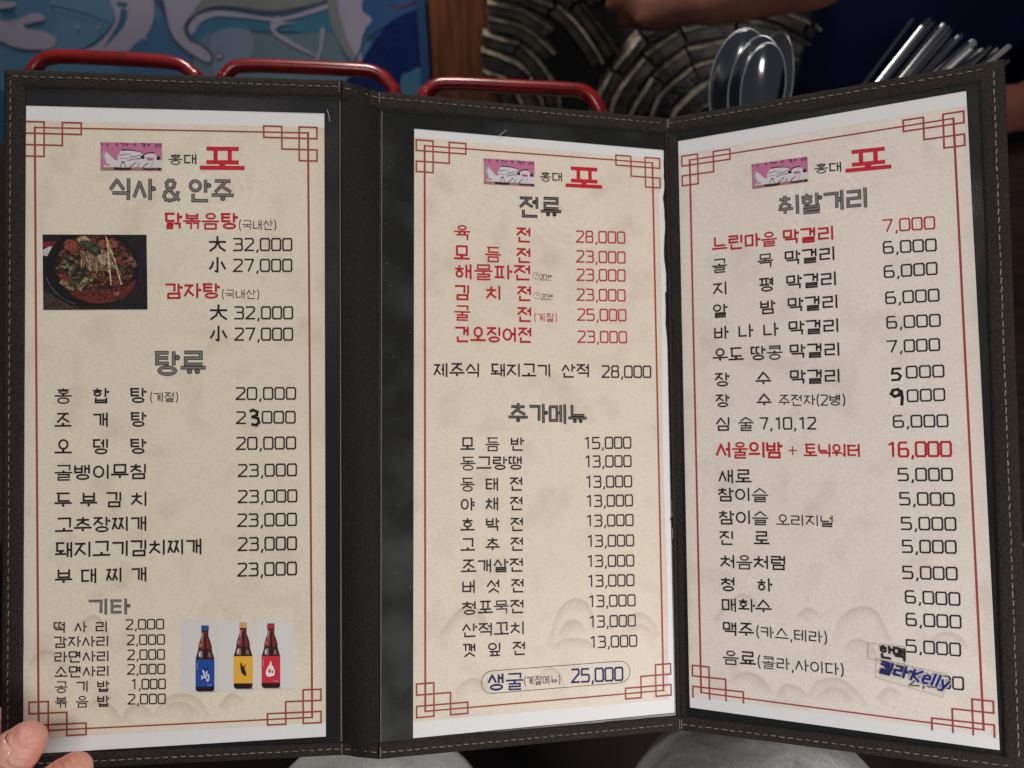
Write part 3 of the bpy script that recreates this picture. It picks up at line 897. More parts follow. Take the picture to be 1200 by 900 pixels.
def trim(leaf, pts_outer, pts_inner, parent, name='edge_trim'):
    """folded leatherette band with a soft rounded section between an outer and an inner line (mm)"""
    mb = MB()
    prof = [(0.0, -2.2), (0.0, 0.6), (0.06, 1.15), (0.2, 1.4), (0.5, 1.45), (0.86, 1.35), (0.96, 1.0), (1.0, 0.05)]
    n = 24
    rows = []
    rnd = random.Random(hash((leaf, pts_outer[0][0])) & 255)
    for k in range(n + 1):
        t = k / n
        ax = pts_outer[0][0] + (pts_outer[1][0] - pts_outer[0][0]) * t
        ay = pts_outer[0][1] + (pts_outer[1][1] - pts_outer[0][1]) * t
        bx = pts_inner[0][0] + (pts_inner[1][0] - pts_inner[0][0]) * t
        by = pts_inner[0][1] + (pts_inner[1][1] - pts_inner[0][1]) * t
        wob = 0.0 if k in (0, n) else rnd.uniform(-0.12, 0.12)
        rows.append([mb.vert(S(leaf, ax + (bx - ax) * q + wob * q, ay + (by - ay) * q + wob * q, h)) for q, h in prof])
    for k in range(n):
        for i in range(len(prof) - 1):
            mb.face((rows[k][i], rows[k][i + 1], rows[k + 1][i + 1], rows[k + 1][i]))
    return mb.build(name, M_TRIM, parent, smooth=True)


def stitches(leaf, a, b_, parent, pitch=3.9, ln=2.6, w=0.17, h=1.5, skip=0.0):
    mb = MB()
    a, b_ = Vector(a), Vector(b_)
    d = (b_ - a)
    n = int(d.length / pitch)
    d.normalize()
    p_ = Vector((-d.y, d.x))
    rnd = random.Random(int(a.x * 7 + a.y * 13 + leaf))
    for k in range(n):
        if rnd.random() < skip:
            continue
        c = a + d * (pitch * (k + 0.5)) + p_ * rnd.uniform(-0.12, 0.12)
        l2 = ln / 2 * rnd.uniform(0.85, 1.08)
        tl = p_ * rnd.uniform(-0.1, 0.22)
        e0, e1 = c - d * l2 - tl, c + d * l2 + tl
        mb.tube([S(leaf, e0.x, e0.y, h - 0.25), S(leaf, (e0.x * 0.8 + e1.x * 0.2), (e0.y * 0.8 + e1.y * 0.2), h + 0.08),
                 S(leaf, (e0.x * 0.2 + e1.x * 0.8), (e0.y * 0.2 + e1.y * 0.8), h + 0.08), S(leaf, e1.x, e1.y, h - 0.25)], w / 1000, 5)
    o = mb.build('stitching', M_THREAD, parent, kind='stuff')
    return o


W, H = WMM, HMM
for leaf in (1, 2, 3):
    slab(leaf, 0.4, 0.4, W - 0.4, H - 0.4, -2.0, 0.0).build('leaf_board', M_INNER, fold)
slab(0, -1.5, 0.4, W + 1.5, H - 0.4, -2.0, 0.25, bow=1.6, nx=8).build('spine_cloth', M_SPINE, fold)
TT, TB, TL_, TR_ = 8.0, 7.4, 9.2, 10.2
trim(1, [(0, 0), (W, 0)], [(TL_, TT), (W, TT - 0.2)], fold)
trim(1, [(W, H), (0, H)], [(W, H - 6.0), (TL_, H - TB)], fold)
trim(1, [(0, H), (0, 0)], [(TL_, H - TB), (TL_, TT)], fold)
trim(0, [(0, 0), (W, 0)], [(0, TT - 0.2), (W, TT)], fold)
trim(0, [(W, H), (0, H)], [(W, H - 7.5), (0, H - 6.0)], fold)
trim(2, [(0, 0), (W, 0)], [(0, TT), (W, TT - 0.4)], fold)
trim(2, [(W, H), (0, H)], [(W, H - 7.5), (0, H - 7.5)], fold)
trim(3, [(0, 0), (W, 0)], [(0, TT), (W - TR_, TT)], fold)
trim(3, [(W, H), (0, H)], [(W - TR_, H - TB), (0, H - TB)], fold)
trim(3, [(W, 0), (W, H)], [(W - TR_, TT), (W - TR_, H - TB)], fold)
# the narrow fold between the middle and the right leaf: two soft bands and a groove
for leaf, xa, xb in ((2, W - 2.0, W - 0.2), (3, 0.3, 3.4)):
    slab(leaf, xa, 7.2, xb, H - 6.8, 0.02, 0.9 if leaf == 2 else 0.6, ny=10).build('fold_band', M_TRIM, fold, smooth=False, bevel=0.0003)
for leaf in (1, 2, 3):
    stitches(leaf, (3.6 if leaf == 1 else 0.5, 3.3), (W - (4.5 if leaf == 3 else 0.5), 3.3), fold)
    stitches(leaf, (3.6 if leaf == 1 else 0.5, H - 3.4), (W - (4.5 if leaf == 3 else 0.5), H - 3.4), fold, w=0.2)
stitches(1, (3.2, 4.5), (3.2, H - 4), fold)
stitches(3, (W - 4.6, 4.5), (W - 4.6, H - 4), fold, w=0.26, ln=2.6)


# stitches crossing the spine follow its width in mm (the spine is about 16 mm wide)
def spine_stitch(y):
    mb = MB()
    for k in range(4):
        a = W * (0.06 + k * 0.245)
        c = a + W * 0.16
        mb.tube([S(0, a, y, 1.25), S(0, a * 0.7 + c * 0.3, y, 1.58), S(0, a * 0.3 + c * 0.7, y, 1.58), S(0, c, y, 1.25)], 0.0002, 5)
    mb.build('stitching', M_THREAD, fold, kind='stuff')


spine_stitch(3.4)
spine_stitch(H - 3.4)
# vertical tacks at the seams
mb = MB()
for leaf, x in ((1, W - 0.8), (2, 0.6), (2, W - 1.0), (3, 1.0)):
    mb.tube([S(leaf, x, 1.0, 1.3), S(leaf, x, 1.6, 1.62), S(leaf, x, 5.0, 1.62), S(leaf, x, 5.6, 1.3)], 0.00018, 5)
    mb.tube([S(leaf, x, H - 5.6, 1.3), S(leaf, x, H - 5, 1.62), S(leaf, x, H - 1.6, 1.62), S(leaf, x, H - 1, 1.3)], 0.00018, 5)
mb.build('tack_stitch', M_THREAD, fold)

# clear vinyl pockets: the strips that show beside the pages, their welded rims and scratches
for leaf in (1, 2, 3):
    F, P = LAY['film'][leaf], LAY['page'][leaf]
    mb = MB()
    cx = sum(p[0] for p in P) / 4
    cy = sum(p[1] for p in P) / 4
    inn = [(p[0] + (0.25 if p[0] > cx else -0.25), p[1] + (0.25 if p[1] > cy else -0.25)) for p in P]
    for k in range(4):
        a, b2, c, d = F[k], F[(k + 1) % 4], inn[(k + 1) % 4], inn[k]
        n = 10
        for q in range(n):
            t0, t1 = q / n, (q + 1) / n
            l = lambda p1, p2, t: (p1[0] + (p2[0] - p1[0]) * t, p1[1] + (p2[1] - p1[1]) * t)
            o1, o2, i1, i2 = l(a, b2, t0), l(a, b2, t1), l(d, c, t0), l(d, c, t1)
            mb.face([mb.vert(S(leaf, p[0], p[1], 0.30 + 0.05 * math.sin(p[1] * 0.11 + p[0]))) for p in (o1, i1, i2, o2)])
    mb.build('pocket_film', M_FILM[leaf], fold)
mb = MB()
for leaf, k in ((1, 1), (2, 3)):
    F = LAY['film'][leaf]
    a, c = Vector(F[k]), Vector(F[(k + 1) % 4])
    pts = [a.lerp(c, t / 12) for t in range(13)]
    mb.tube([S(leaf, p.x, p.y, 0.42) for p in pts], 0.00022, 5)
mb.build('pocket_weld', M_WELD, fold)
mb = MB()
rnd = random.Random(4)
for poly in LAY['scr']:
    lf = 1 if poly[0][0] > 140 else 2
    mb.tube([S(lf, p[0], p[1], 0.55) for p in poly], 0.00013, 4)
for k in range(26):
    x, y = rnd.uniform(3, 16.5), rnd.triangular(12, 300, 30)
    a = rnd.uniform(0, 6.28)
    l_ = rnd.uniform(0.1, 0.6)
    mb.tube([S(2, x, y, 0.42), S(2, x + l_ * math.cos(a), y + l_ * math.sin(a), 0.42)], 0.00007, 3)
mb.build('scratch_marks', M_SCRATCH, fold, kind='stuff')

# ------------------------------------------------------------------ pages
PAGE_LABEL = {
    1: 'left menu page with stew photo and three printed bottles in its sleeve',
    2: 'middle menu page with torn right edge listing pancakes in red',
    3: 'right menu page listing drinks, with handwritten figures and taped notes near its foot'}
PAGES = {}


def corner(mb, leaf, c, sx, sy, t, h, cut):
    """fretwork corner: overlapping boxes; c frame corner, sx/sy point into the page"""
    X = [-4.15, 4.15, 12.2, 20.6]
    Y = [-2.65, 2.65, 7.95, 13.2]
    lines = [((X[0], Y[0]), (X[1], Y[0])), ((X[1], Y[0]), (X[1], Y[3])), ((X[0], Y[3]), (X[1], Y[3])), ((X[0], Y[2]), (X[0], Y[3])),
             ((X[0], Y[0]), (X[0], Y[1])), ((X[0], Y[1]), (X[3], Y[1])), ((X[0], Y[2]), (X[2], Y[2])), ((X[2], Y[0]), (X[2], Y[2])),
             ((X[2], Y[0]), (X[3], Y[0])), ((X[3], Y[0]), (X[3], Y[1]))]
    for k, (a, b2) in enumerate(lines):
        if cut == 'foot' and a[1] == Y[0] and b2[1] == Y[0]:
            continue
        if cut == 'left' and a[0] == X[0] and b2[0] == X[0]:
            continue
        p = [(c[0] + sx * q[0], c[1] + sy * q[1]) for q in (a, b2)]
        if cut == 'left':
            p = [(max(x, 9.6), y) for x, y in p]
        line(mb, leaf, p[0], p[1], t, h + 0.003 * (k % 5))


def line(mb, leaf, a, b2, t, h, ext=True):
    a, b2 = Vector(a), Vector(b2)
    d = b2 - a
    ln = d.length
    d.normalize()
    n = Vector((-d.y, d.x)) * t / 2
    e = d * (t / 2 if ext else 0)
    a, b2 = a - e, b2 + e
    k = max(1, int(ln / 15))
    for i in range(k):
        p, q = a.lerp(b2, i / k), a.lerp(b2, (i + 1) / k)
        f = [p - n, q - n, q + n, p + n]
        mb.face([mb.vert(S(leaf, v.x, v.y, h)) for v in f][::-1])


for leaf in (1, 2, 3):
    P = LAY['page'][leaf]
    pg = thing('menu_page', PAGE_LABEL[leaf], 'menu page', S(leaf, (P[2][0] + P[3][0]) / 2, P[3][1], 0.1), 'printed menu pages in the folder')
    PAGES[leaf] = pg
    # paper sheet, with depth
    if leaf == 2:
        T_ = LAY['torn']
        fine = []
        r2 = random.Random(9)
        for i in range(len(T_) - 1):
            a, b2 = T_[i], T_[i + 1]
            n = max(1, int(abs(b2[1] - a[1]) / 3))
            for k in range(n):
                t = k / n
                fine.append((a[0] + (b2[0] - a[0]) * t + r2.uniform(-0.25, 0.15), a[1] + (b2[1] - a[1]) * t))
        fine.append(T_[-1])
        out = []
        left = [(P[0][0] + (P[3][0] - P[0][0]) * min(1, max(0, (f[1] - P[0][1]) / (P[3][1] - P[0][1]))), f[1] if 0 < i < len(fine) - 1 else (P[0][1] if i == 0 else P[3][1])) for i, f in enumerate(fine)]
        mb = MB()
        for i in range(len(fine) - 1):
            q = [left[i], left[i + 1], fine[i + 1], fine[i]]
            mb.face([mb.vert(S(2, x, y, 0.12)) for x, y in q])
        for i in range(len(fine) - 1):
            mb.face([mb.vert(S(2, fine[i][0], fine[i][1], 0.12)), mb.vert(S(2, fine[i + 1][0], fine[i + 1][1], 0.12)),
                     mb.vert(S(2, fine[i + 1][0], fine[i + 1][1], 0.02)), mb.vert(S(2, fine[i][0], fine[i][1], 0.02))])
        mb.build('paper_sheet', M_WHITE, pg)
    else:
        mb = MB()
        nx, ny = 12, 30
        ids = []
        for j in range(ny + 1):
            row = []
            for i in range(nx + 1):
                u, v = i / nx, j / ny
                x = (1 - v) * ((1 - u) * P[0][0] + u * P[1][0]) + v * ((1 - u) * P[3][0] + u * P[2][0])
                y = (1 - v) * ((1 - u) * P[0][1] + u * P[1][1]) + v * ((1 - u) * P[3][1] + u * P[2][1])
                row.append((mb.vert(S(leaf, x, y, 0.10)), (x, y)))
            ids.append(row)
        for j in range(ny):
            for i in range(nx):
                mb.face((ids[j][i][0], ids[j + 1][i][0], ids[j + 1][i + 1][0], ids[j][i + 1][0]))
        rim = [r_[0] for r_ in ids] + ids[ny][1:] + [r_[nx] for r_ in ids[::-1]][1:] + ids[0][::-1][1:-1]
        low = [mb.vert(S(leaf, q[0], q[1], 0.02)) for _, q in rim]
        for k in range(len(rim)):
            k2 = (k + 1) % len(rim)
            mb.face((rim[k][0], low[k], low[k2], rim[k2][0]))
        mb.build('paper_sheet', M_WHITE, pg)
    # printed hanji pattern
    Q = LAY['print'][leaf]
    mb = MB()
    nx, ny = 24, 60
    ids = []
    for j in range(ny + 1):
        row = []
        for i in range(nx + 1):
            u, v = i / nx, j / ny
            x = (1 - v) * ((1 - u) * Q[0][0] + u * Q[1][0]) + v * ((1 - u) * Q[3][0] + u * Q[2][0])
            y = (1 - v) * ((1 - u) * Q[0][1] + u * Q[1][1]) + v * ((1 - u) * Q[3][1] + u * Q[2][1])
            if leaf == 2 and i == nx:
                x = min(x - 0.3, 146.9 + 0.5 * math.sin(y * 1.3) if y > 40 else x - 0.3)
            edge = 0.10 if (i < 1 or i > nx - 1) else 0.0
            row.append(mb.vert(S(leaf, x, y, 0.16), edge + 0.04 * max(0, noise.noise(Vector((x * 0.03, y * 0.03, leaf * 7))))))
        ids.append(row)
    for j in range(ny):
        for i in range(nx):
            mb.face((ids[j][i], ids[j + 1][i], ids[j + 1][i + 1], ids[j][i + 1]))
    mb.build('printed_ground', M_PRINT[leaf], pg, attr=True)
    # misty mountains printed at the foot
    mb = MB()
    for mi, arc in enumerate(LAY['mount'][leaf]):
        pts = catmull([(x, y, 0) for x, y in arc], 6)
        n = len(pts)
        cxm = sum(p.x for p in pts) / n
        cym = max(p.y for p in pts)
        hh = 0.172 + 0.004 * mi
        rows = []
        for k, p in enumerate(pts):
            fade = math.sin(math.pi * min(1, max(0, (k + 0.4) / (n - 0.2)))) ** 0.6
            dirv = Vector((cxm - p.x, cym + 2 - p.y, 0))
            dirv = dirv.normalized() if dirv.length > 0.1 else Vector((0, 1, 0))
            row = []
            for q, tn in ((-0.9, 0.0), (0.0, 0.27), (0.8, 0.20), (2.4, 0.11), (6.0, 0.0)):
                g = p + dirv * q
                row.append(mb.vert(S(leaf, g.x, g.y, hh), tn * fade * 1.35))
            rows.append(row)
        for k in range(n - 1):
            for q in range(4):
                mb.face((rows[k][q], rows[k][q + 1], rows[k + 1][q + 1], rows[k + 1][q]))
    mb.build('mountain_print', M_PRINT[leaf], pg, attr=True, kind='stuff')
    # faint pale rings printed behind the heading
    mb = MB()
    rc = {1: (0.66, 0.095), 2: (0.62, 0.10), 3: (0.55, 0.10)}[leaf]
    Q = LAY['frame'][leaf]
    cx, cy = Q[0][0] + (Q[1][0] - Q[0][0]) * rc[0], Q[0][1] + (Q[3][1] - Q[0][1]) * rc[1]
    for k, rad in enumerate((9, 13, 17.5, 22)):
        a0, a1 = (0, 360) if k < 2 else ((-20, 200) if k == 2 else (20, 160))
        n = int((a1 - a0) / 12)
        for i in range(n):
            q = []
            for a, rr4, tt in ((a0 + (a1 - a0) * i / n, rad, 0), (a0 + (a1 - a0) * (i + 1) / n, rad, 0)):
                for dr, tn in ((-1.2, 0.0), (-0.2, -0.2), (0.2, -0.2), (1.2, 0.0)):
                    x_, y_ = cx + (rr4 + dr) * math.cos(R(a)), cy + (rr4 + dr) * 0.9 * math.sin(R(a))
                    q.append(mb.vert(S(leaf, x_, y_, 0.166 + 0.001 * k), tn if Q[0][1] + 1 < y_ and x_ < Q[1][0] - 1 else 0.0))
            for e in range(3):
                mb.face((q[e], q[e + 4], q[e + 5], q[e + 1]))
    mb.build('ring_print', M_PRINT[leaf], pg, attr=True, kind='stuff')
    # little dark specks and nicks in the print
    mb = MB()
    rs = random.Random(40 + leaf)
    for k in range(34):
        x_, y_ = rs.uniform(Q[0][0] + 2, Q[1][0] - 2), rs.uniform(Q[0][1] - 6, Q[3][1])
        if leaf == 1 and k < 16:
            x_, y_ = Q[1][0] - 1.7 + rs.uniform(-0.3, 0.5), 130 + 150 * rs.random()
        z_ = rs.uniform(0.08, 0.22)
        mb.face([mb.vert(S(leaf, x_ + z_ * math.cos(t_) * rs.uniform(0.5, 1.2), y_ + z_ * 1.3 * math.sin(t_) * rs.uniform(0.5, 1.4), 0.25)) for t_ in (0, -1.3, -2.5, -3.8, -5.0)])
    mb.build('print_speck', INK['dgrey'], pg, kind='stuff')
    # border
    Fm = LAY['frame'][leaf]
    fm = INK['frame3'] if leaf == 3 else INK['frame']
    mb = MB()
    t = 0.95
    for k in range(4):
        line(mb, leaf, Fm[k], Fm[(k + 1) % 4], t if k in (1, 3) else t * 0.75, 0.215 + 0.003 * (k % 2))
    mb.build('border_line', fm, pg)
    for k, (sx, sy) in enumerate(((1, 1), (-1, 1), (-1, -1), (1, -1))):
        mb = MB()
        cut = 'foot' if (leaf == 3 and k in (2, 3)) else ('left' if leaf == 1 and k == 0 else '')
        corner(mb, leaf, Fm[k], sx, sy, t * 0.8, 0.235, cut)
        mb.build('corner_fretwork', fm, pg)

for leaf, s, st, x0, y0, x1, y1, h, nm in TEXT:
    pg = PAGES[leaf]
    if st == 'head':
        write(pg, leaf, s, x0, y0, x1, y1, h * 0.96, INK['dgrey'], 0.175, nm, fill=INK['grey'], fillw=0.58)
    elif st == 'head2':
        write(pg, leaf, s, x0, y0, x1, y1, h * 0.96, INK['dgrey'], 0.165, nm, fill=INK['lgrey'], fillw=0.35)
    else:
        i_, w_ = STYLE[st]
        k = 0.93
        write(pg, leaf, s, x0, y0, x1, y1, h * k, INK[i_], w_, nm, hand=(st == 'hand'), h0=0.32 if st == 'hand' else 0.22)


# ---- flat printed pictures
def card(leaf, quad, shapes, page, name, h0=0.20, step=0.0035, clip=True):
    """shapes: (material, [(u, v), ...]) in the unit square of a quad; each printed layer a few microns above the last"""
    mats, mb = [], MB()
    q0, q1, q2, q3 = [S(leaf, x, y, h0 + 0.03) for x, y in quad]
    q1 = (q1 + q2 - (q3 - q0)) / 2
    nq = (q3 - q0).cross(q1 - q0).normalized()
    for k, (m, pts) in enumerate(shapes):
        if m not in mats:
            mats.append(m)
        f = []
        for u, v in pts:
            if clip:
                u, v = min(1, max(0, u)), min(1, max(0, v))
            f.append(mb.vert(q0 + (q1 - q0) * u + (q3 - q0) * v + nq * (k * step / 1000)))
        mb.face(f, mats.index(m))
    return mb.build(name, mats, page)


def ribbon(pts, w0, w1=None, asp=1.0):
    """closed outline round an open polyline; widths in v units, asp = quad width / height"""
    w1 = w0 if w1 is None else w1
    n = len(pts)
    a, b2 = [], []
    for i, (x, y) in enumerate(pts):
        p, q = pts[max(0, i - 1)], pts[min(n - 1, i + 1)]
        dx, dy = (q[0] - p[0]) * asp, q[1] - p[1]
        l_ = math.hypot(dx, dy) or 1
        w = (w0 + (w1 - w0) * i / max(1, n - 1)) / 2
        a.append((x - dy / l_ * w / asp, y + dx / l_ * w))
        b2.append((x + dy / l_ * w / asp, y - dx / l_ * w))
    return a + b2[::-1]


def blob(cx, cy, rx, ry, rnd, n=9, jag=0.25, rot=0.0):
    out = []
    for k in range(n):
        a = 2 * math.pi * k / n
        r = 1 + rnd.uniform(-jag, jag)
        x, y = rx * r * math.cos(a), ry * r * math.sin(a)
        out.append((cx + x * math.cos(rot) - y * math.sin(rot), cy + x * math.sin(rot) + y * math.cos(rot)))
    return out


def PM(r, g, b2):
    return mat('print_%d_%d_%d' % (r, g, b2), lin(r, g, b2), 0.65, spec=0.25)


FULL = [(0, 0), (0, 1), (1, 1), (1, 0)]
# little pink drawing beside the shop name
pk, wh, gy, bk, br = PM(186, 112, 146), PM(206, 200, 204), PM(160, 156, 164), PM(34, 28, 36), PM(150, 120, 84)
lz = lambda l: [((x - 80) / 960, (y - 95) / 440) for x, y in l]
LOGO = [(pk, FULL),
        (wh, lz([(110, 250), (170, 240), (230, 300), (300, 370), (350, 380), (350, 300), (400, 225), (520, 220), (700, 240), (740, 300), (800, 260), (920, 265), (980, 330), (1040, 380), (1040, 500), (80, 500), (130, 470), (180, 420), (120, 330)])),
        (gy, lz([(110, 250), (150, 240), (170, 270), (140, 300), (170, 380), (150, 400), (110, 330)])),
        (pk, lz([(80, 360), (110, 350), (150, 420), (120, 480), (80, 500)])),
        (PM(196, 132, 156), lz([(790, 330), (840, 320), (900, 330), (920, 370), (850, 380), (800, 360)])),
        (bk, ribbon(lz([(410, 212), (480, 210), (560, 213), (640, 225), (730, 245)]), 0.055, 0.02, 2.2)),
        (bk, ribbon(lz([(370, 298), (430, 285), (500, 275), (560, 292)]), 0.03, 0.01, 2.2)),
        (bk, ribbon(lz([(540, 320), (620, 312), (700, 290)]), 0.025, 0.02, 2.2)),
        (gy, ribbon(lz([(370, 345), (460, 345), (560, 335)]), 0.03, 0.03, 2.2)),
        (bk, ribbon(lz([(500, 380), (600, 350), (700, 345)]), 0.02, 0.03, 2.2)),
        (bk, ribbon(lz([(745, 300), (790, 262), (860, 250), (920, 248)]), 0.04, 0.04, 2.2)),
        (bk, blob(0.68, 0.52, 0.03, 0.07, random.Random(2))), (bk, blob(0.94, 0.54, 0.035, 0.08, random.Random(3))),
        (PM(130, 50, 90), ribbon(lz([(800, 340), (860, 352), (910, 338)]), 0.03, 0.02, 2.2)),
        (bk, ribbon(lz([(405, 400), (460, 403)]), 0.045, 0.03, 2.2)),
        (bk, ribbon(lz([(415, 405), (385, 478)]), 0.02, 0.02, 2.2)), (bk, ribbon(lz([(440, 405), (475, 480)]), 0.02, 0.02, 2.2)),
        (bk, ribbon(lz([(530, 480), (590, 440), (640, 400)]), 0.03, 0.02, 2.2)), (bk, ribbon(lz([(690, 420), (650, 490)]), 0.02, 0.02, 2.2)),
        (bk, ribbon(lz([(830, 410), (780, 440), (740, 480)]), 0.02, 0.03, 2.2)), (gy, ribbon(lz([(900, 400), (870, 470)]), 0.03, 0.02, 2.2)),
        (bk, ribbon(lz([(170, 465), (200, 435), (235, 450)]), 0.03, 0.02, 2.2)),
        (br, ribbon(lz([(80, 505), (300, 500), (700, 498), (1040, 500)]), 0.09, 0.06, 2.2)),
        (bk, ribbon(lz([(290, 500), (420, 510), (560, 505)]), 0.09, 0.07, 2.2)),
        (bk, ribbon(lz([(740, 505), (860, 512), (950, 500)]), 0.05, 0.06, 2.2)), (bk, blob(0.95, 0.93, 0.03, 0.05, random.Random(5)))]
dm = PM(92, 40, 72)
for x0, kind in ((0.0, 0), (0.11, 1), (0.24, 2), (0.33, 3), (0.41, 4), (0.53, 2), (0.66, 3), (0.72, 1), (0.76, 4), (0.88, 2), (0.93, 3)):
    y = 0.03 + (0.03 if x0 > 0.85 else 0)
    a = {0: [(x0, y), (x0 + 0.04, y + 0.07)], 1: [(x0, y), (x0 + 0.005, y + 0.13)], 2: [(x0, y + 0.05), (x0 + 0.04, y), (x0 + 0.03, y + 0.11)],
         3: [(x0, y), (x0 + 0.06, y + 0.02), (x0 + 0.03, y + 0.1)], 4: [(x0, y + 0.02), (x0 + 0.05, y + 0.03), (x0, y + 0.08)]}[kind]
    LOGO.append((dm, ribbon(a, 0.04, 0.03, 2.2)))
for leaf in (1, 2, 3):
    card(leaf, LAY['logo'][leaf], LOGO, PAGES[leaf], 'shop_picture')

# the stew photo
def PF(r_, g, b2):
    return mat('food_%d_%d_%d' % (r_, g, b2), lin(r_, g, b2), 0.6, spec=0.25, col2=lin(int(r_ * .5), int(g * .46), int(b2 * .5)), nscale=750, detail=7, lo=0.44, hi=0.66)


r = random.Random(11)
fz = lambda l: [((x - 82) / 978, (y - 80) / 710) for x, y in l]
F = [(PF(30, 27, 32), FULL), (PF(70, 56, 48), fz([(82, 610), (160, 640), (240, 700), (430, 790), (82, 790)])),
     (PF(196, 190, 192), fz([(82, 225), (150, 190), (205, 195), (140, 285), (82, 275)])),
     (PF(130, 40, 48), fz([(82, 150), (230, 150), (200, 185), (82, 200)])),
     (PF(18, 16, 20), [(0.475 + 0.45 * math.cos(a), 0.44 + 0.53 * math.sin(a)) for a in [k * math.pi / 16 for k in range(32)]]),
     (PF(86, 82, 90), ribbon([(0.475 + 0.455 * math.cos(a), 0.44 + 0.52 * math.sin(a)) for a in [math.pi * (0.62 + 0.03 * k) for k in range(11)]], 0.012, 0.012, 1.38)),
     (PF(52, 26, 22), [(0.5 + 0.38 * math.cos(a), 0.43 + 0.46 * math.sin(a)) for a in [k * math.pi / 16 for k in range(32)]]),
     (PF(104, 42, 36), fz([(390, 610), (460, 590), (560, 600), (700, 590), (860, 570), (960, 500), (930, 580), (850, 670), (740, 715), (620, 730), (500, 725), (400, 680), (340, 640)]))]
pal_red = [PF(134, 72, 52), PF(108, 50, 42), PF(150, 92, 66), PF(84, 40, 36), PF(118, 56, 54), PF(92, 60, 46)]
pal_grn = [PF(52, 62, 44), PF(74, 82, 56), PF(38, 46, 36), PF(98, 106, 76)]
pal_dk = [PF(40, 24, 26), PF(58, 34, 30), PF(72, 44, 36)]
for k in range(150):
    a, q = r.uniform(0, 6.28), math.sqrt(r.random())
    x, y = 0.5 + 0.35 * q * math.cos(a), 0.40 + 0.36 * q * math.sin(a)
    m = r.choice(pal_red if (x > 0.45 or y < 0.25) else pal_grn + pal_dk) if r.random() < 0.7 else r.choice(pal_dk)
    F.append((m, blob(x, y, r.uniform(0.012, 0.04), r.uniform(0.012, 0.045), r, 7, 0.4, r.uniform(0, 3))))
for l_, w, m in (([(250, 365), (330, 390), (400, 415)], 0.07, PF(120, 124, 92)), ([(330, 295), (370, 320)], 0.04, pal_grn[3]), ([(380, 330), (450, 365)], 0.05, PF(98, 104, 76)),
                 ([(245, 515), (310, 560), (370, 600)], 0.07, PF(138, 124, 84)), ([(500, 490), (440, 560), (415, 605)], 0.08, PF(146, 138, 96)),
                 ([(240, 445), (330, 510)], 0.09, PF(140, 56, 46)), ([(890, 290), (930, 340), (950, 385)], 0.07, PF(144, 90, 74)),
                 ([(780, 290), (840, 360)], 0.09, PF(136, 62, 62)), ([(380, 400), (470, 450), (520, 440)], 0.10, pal_grn[2]), ([(200, 400), (260, 380)], 0.03, PF(110, 80, 60))):
    F.append((m, ribbon(fz(l_), w, w * 0.8, 1.38)))
F.append((PF(150, 100, 74), blob(0.70, 0.79, 0.03, 0.026, r)))
for k in range(420):
    a, q = r.uniform(0, 6.28), math.sqrt(r.random())
    F.append((r.choice(pal_dk + [PF(84, 40, 36), PF(120, 84, 64), PF(134, 72, 52), PF(74, 82, 56)]), blob(0.5 + 0.37 * q * math.cos(a), 0.40 + 0.40 * q * math.sin(a), r.uniform(0.005, 0.026), r.uniform(0.004, 0.02), r, 6, 0.4)))
F += [(PF(136, 78, 56), blob(0.63, 0.12, 0.1, 0.06, r)), (PF(140, 70, 52), blob(0.27, 0.15, 0.07, 0.09, r)), (PF(170, 150, 116), blob(0.40, 0.07, 0.06, 0.05, r))]
F.append((PF(128, 98, 74), fz([(430, 230), (520, 240), (640, 300), (690, 250), (730, 380), (690, 420), (600, 425), (520, 430), (470, 360)])))
for k in range(60):
    x0, y0 = r.uniform(430, 740), r.uniform(190, 330)
    dx = r.uniform(-20, 90)
    F.append((r.choice([PF(180, 156, 120), PF(140, 110, 82), PF(200, 180, 146), PF(100, 72, 56)]), ribbon(fz([(x0, y0), (x0 + dx * 0.5, y0 + 70), (x0 + dx, y0 + r.uniform(90, 140))]), 0.010, 0.008, 1.38)))
for l_ in ([(680, 100), (700, 260), (720, 550)], [(700, 180), (760, 330), (815, 545)], [(690, 130), (700, 200)]):
    F.append((PF(206, 186, 146), ribbon(fz(l_), 0.022, 0.014, 1.38)))
F += [(PF(66, 76, 54), blob(0.42, 0.13, 0.09, 0.045, r)), (PF(54, 62, 44), blob(0.50, 0.20, 0.07, 0.07, r)), (PF(84, 92, 66), blob(0.51, 0.2, 0.025, 0.025, r))]
for x, y in ((535, 510), (720, 552), (817, 545), (700, 430), (780, 430)):
    F.append((PF(200, 182, 150), blob((x - 82) / 978, (y - 80) / 710, 0.011, 0.015, r)))
card(1, LAY['food'], F, PAGES[1], 'stew_photo', step=0.00035)

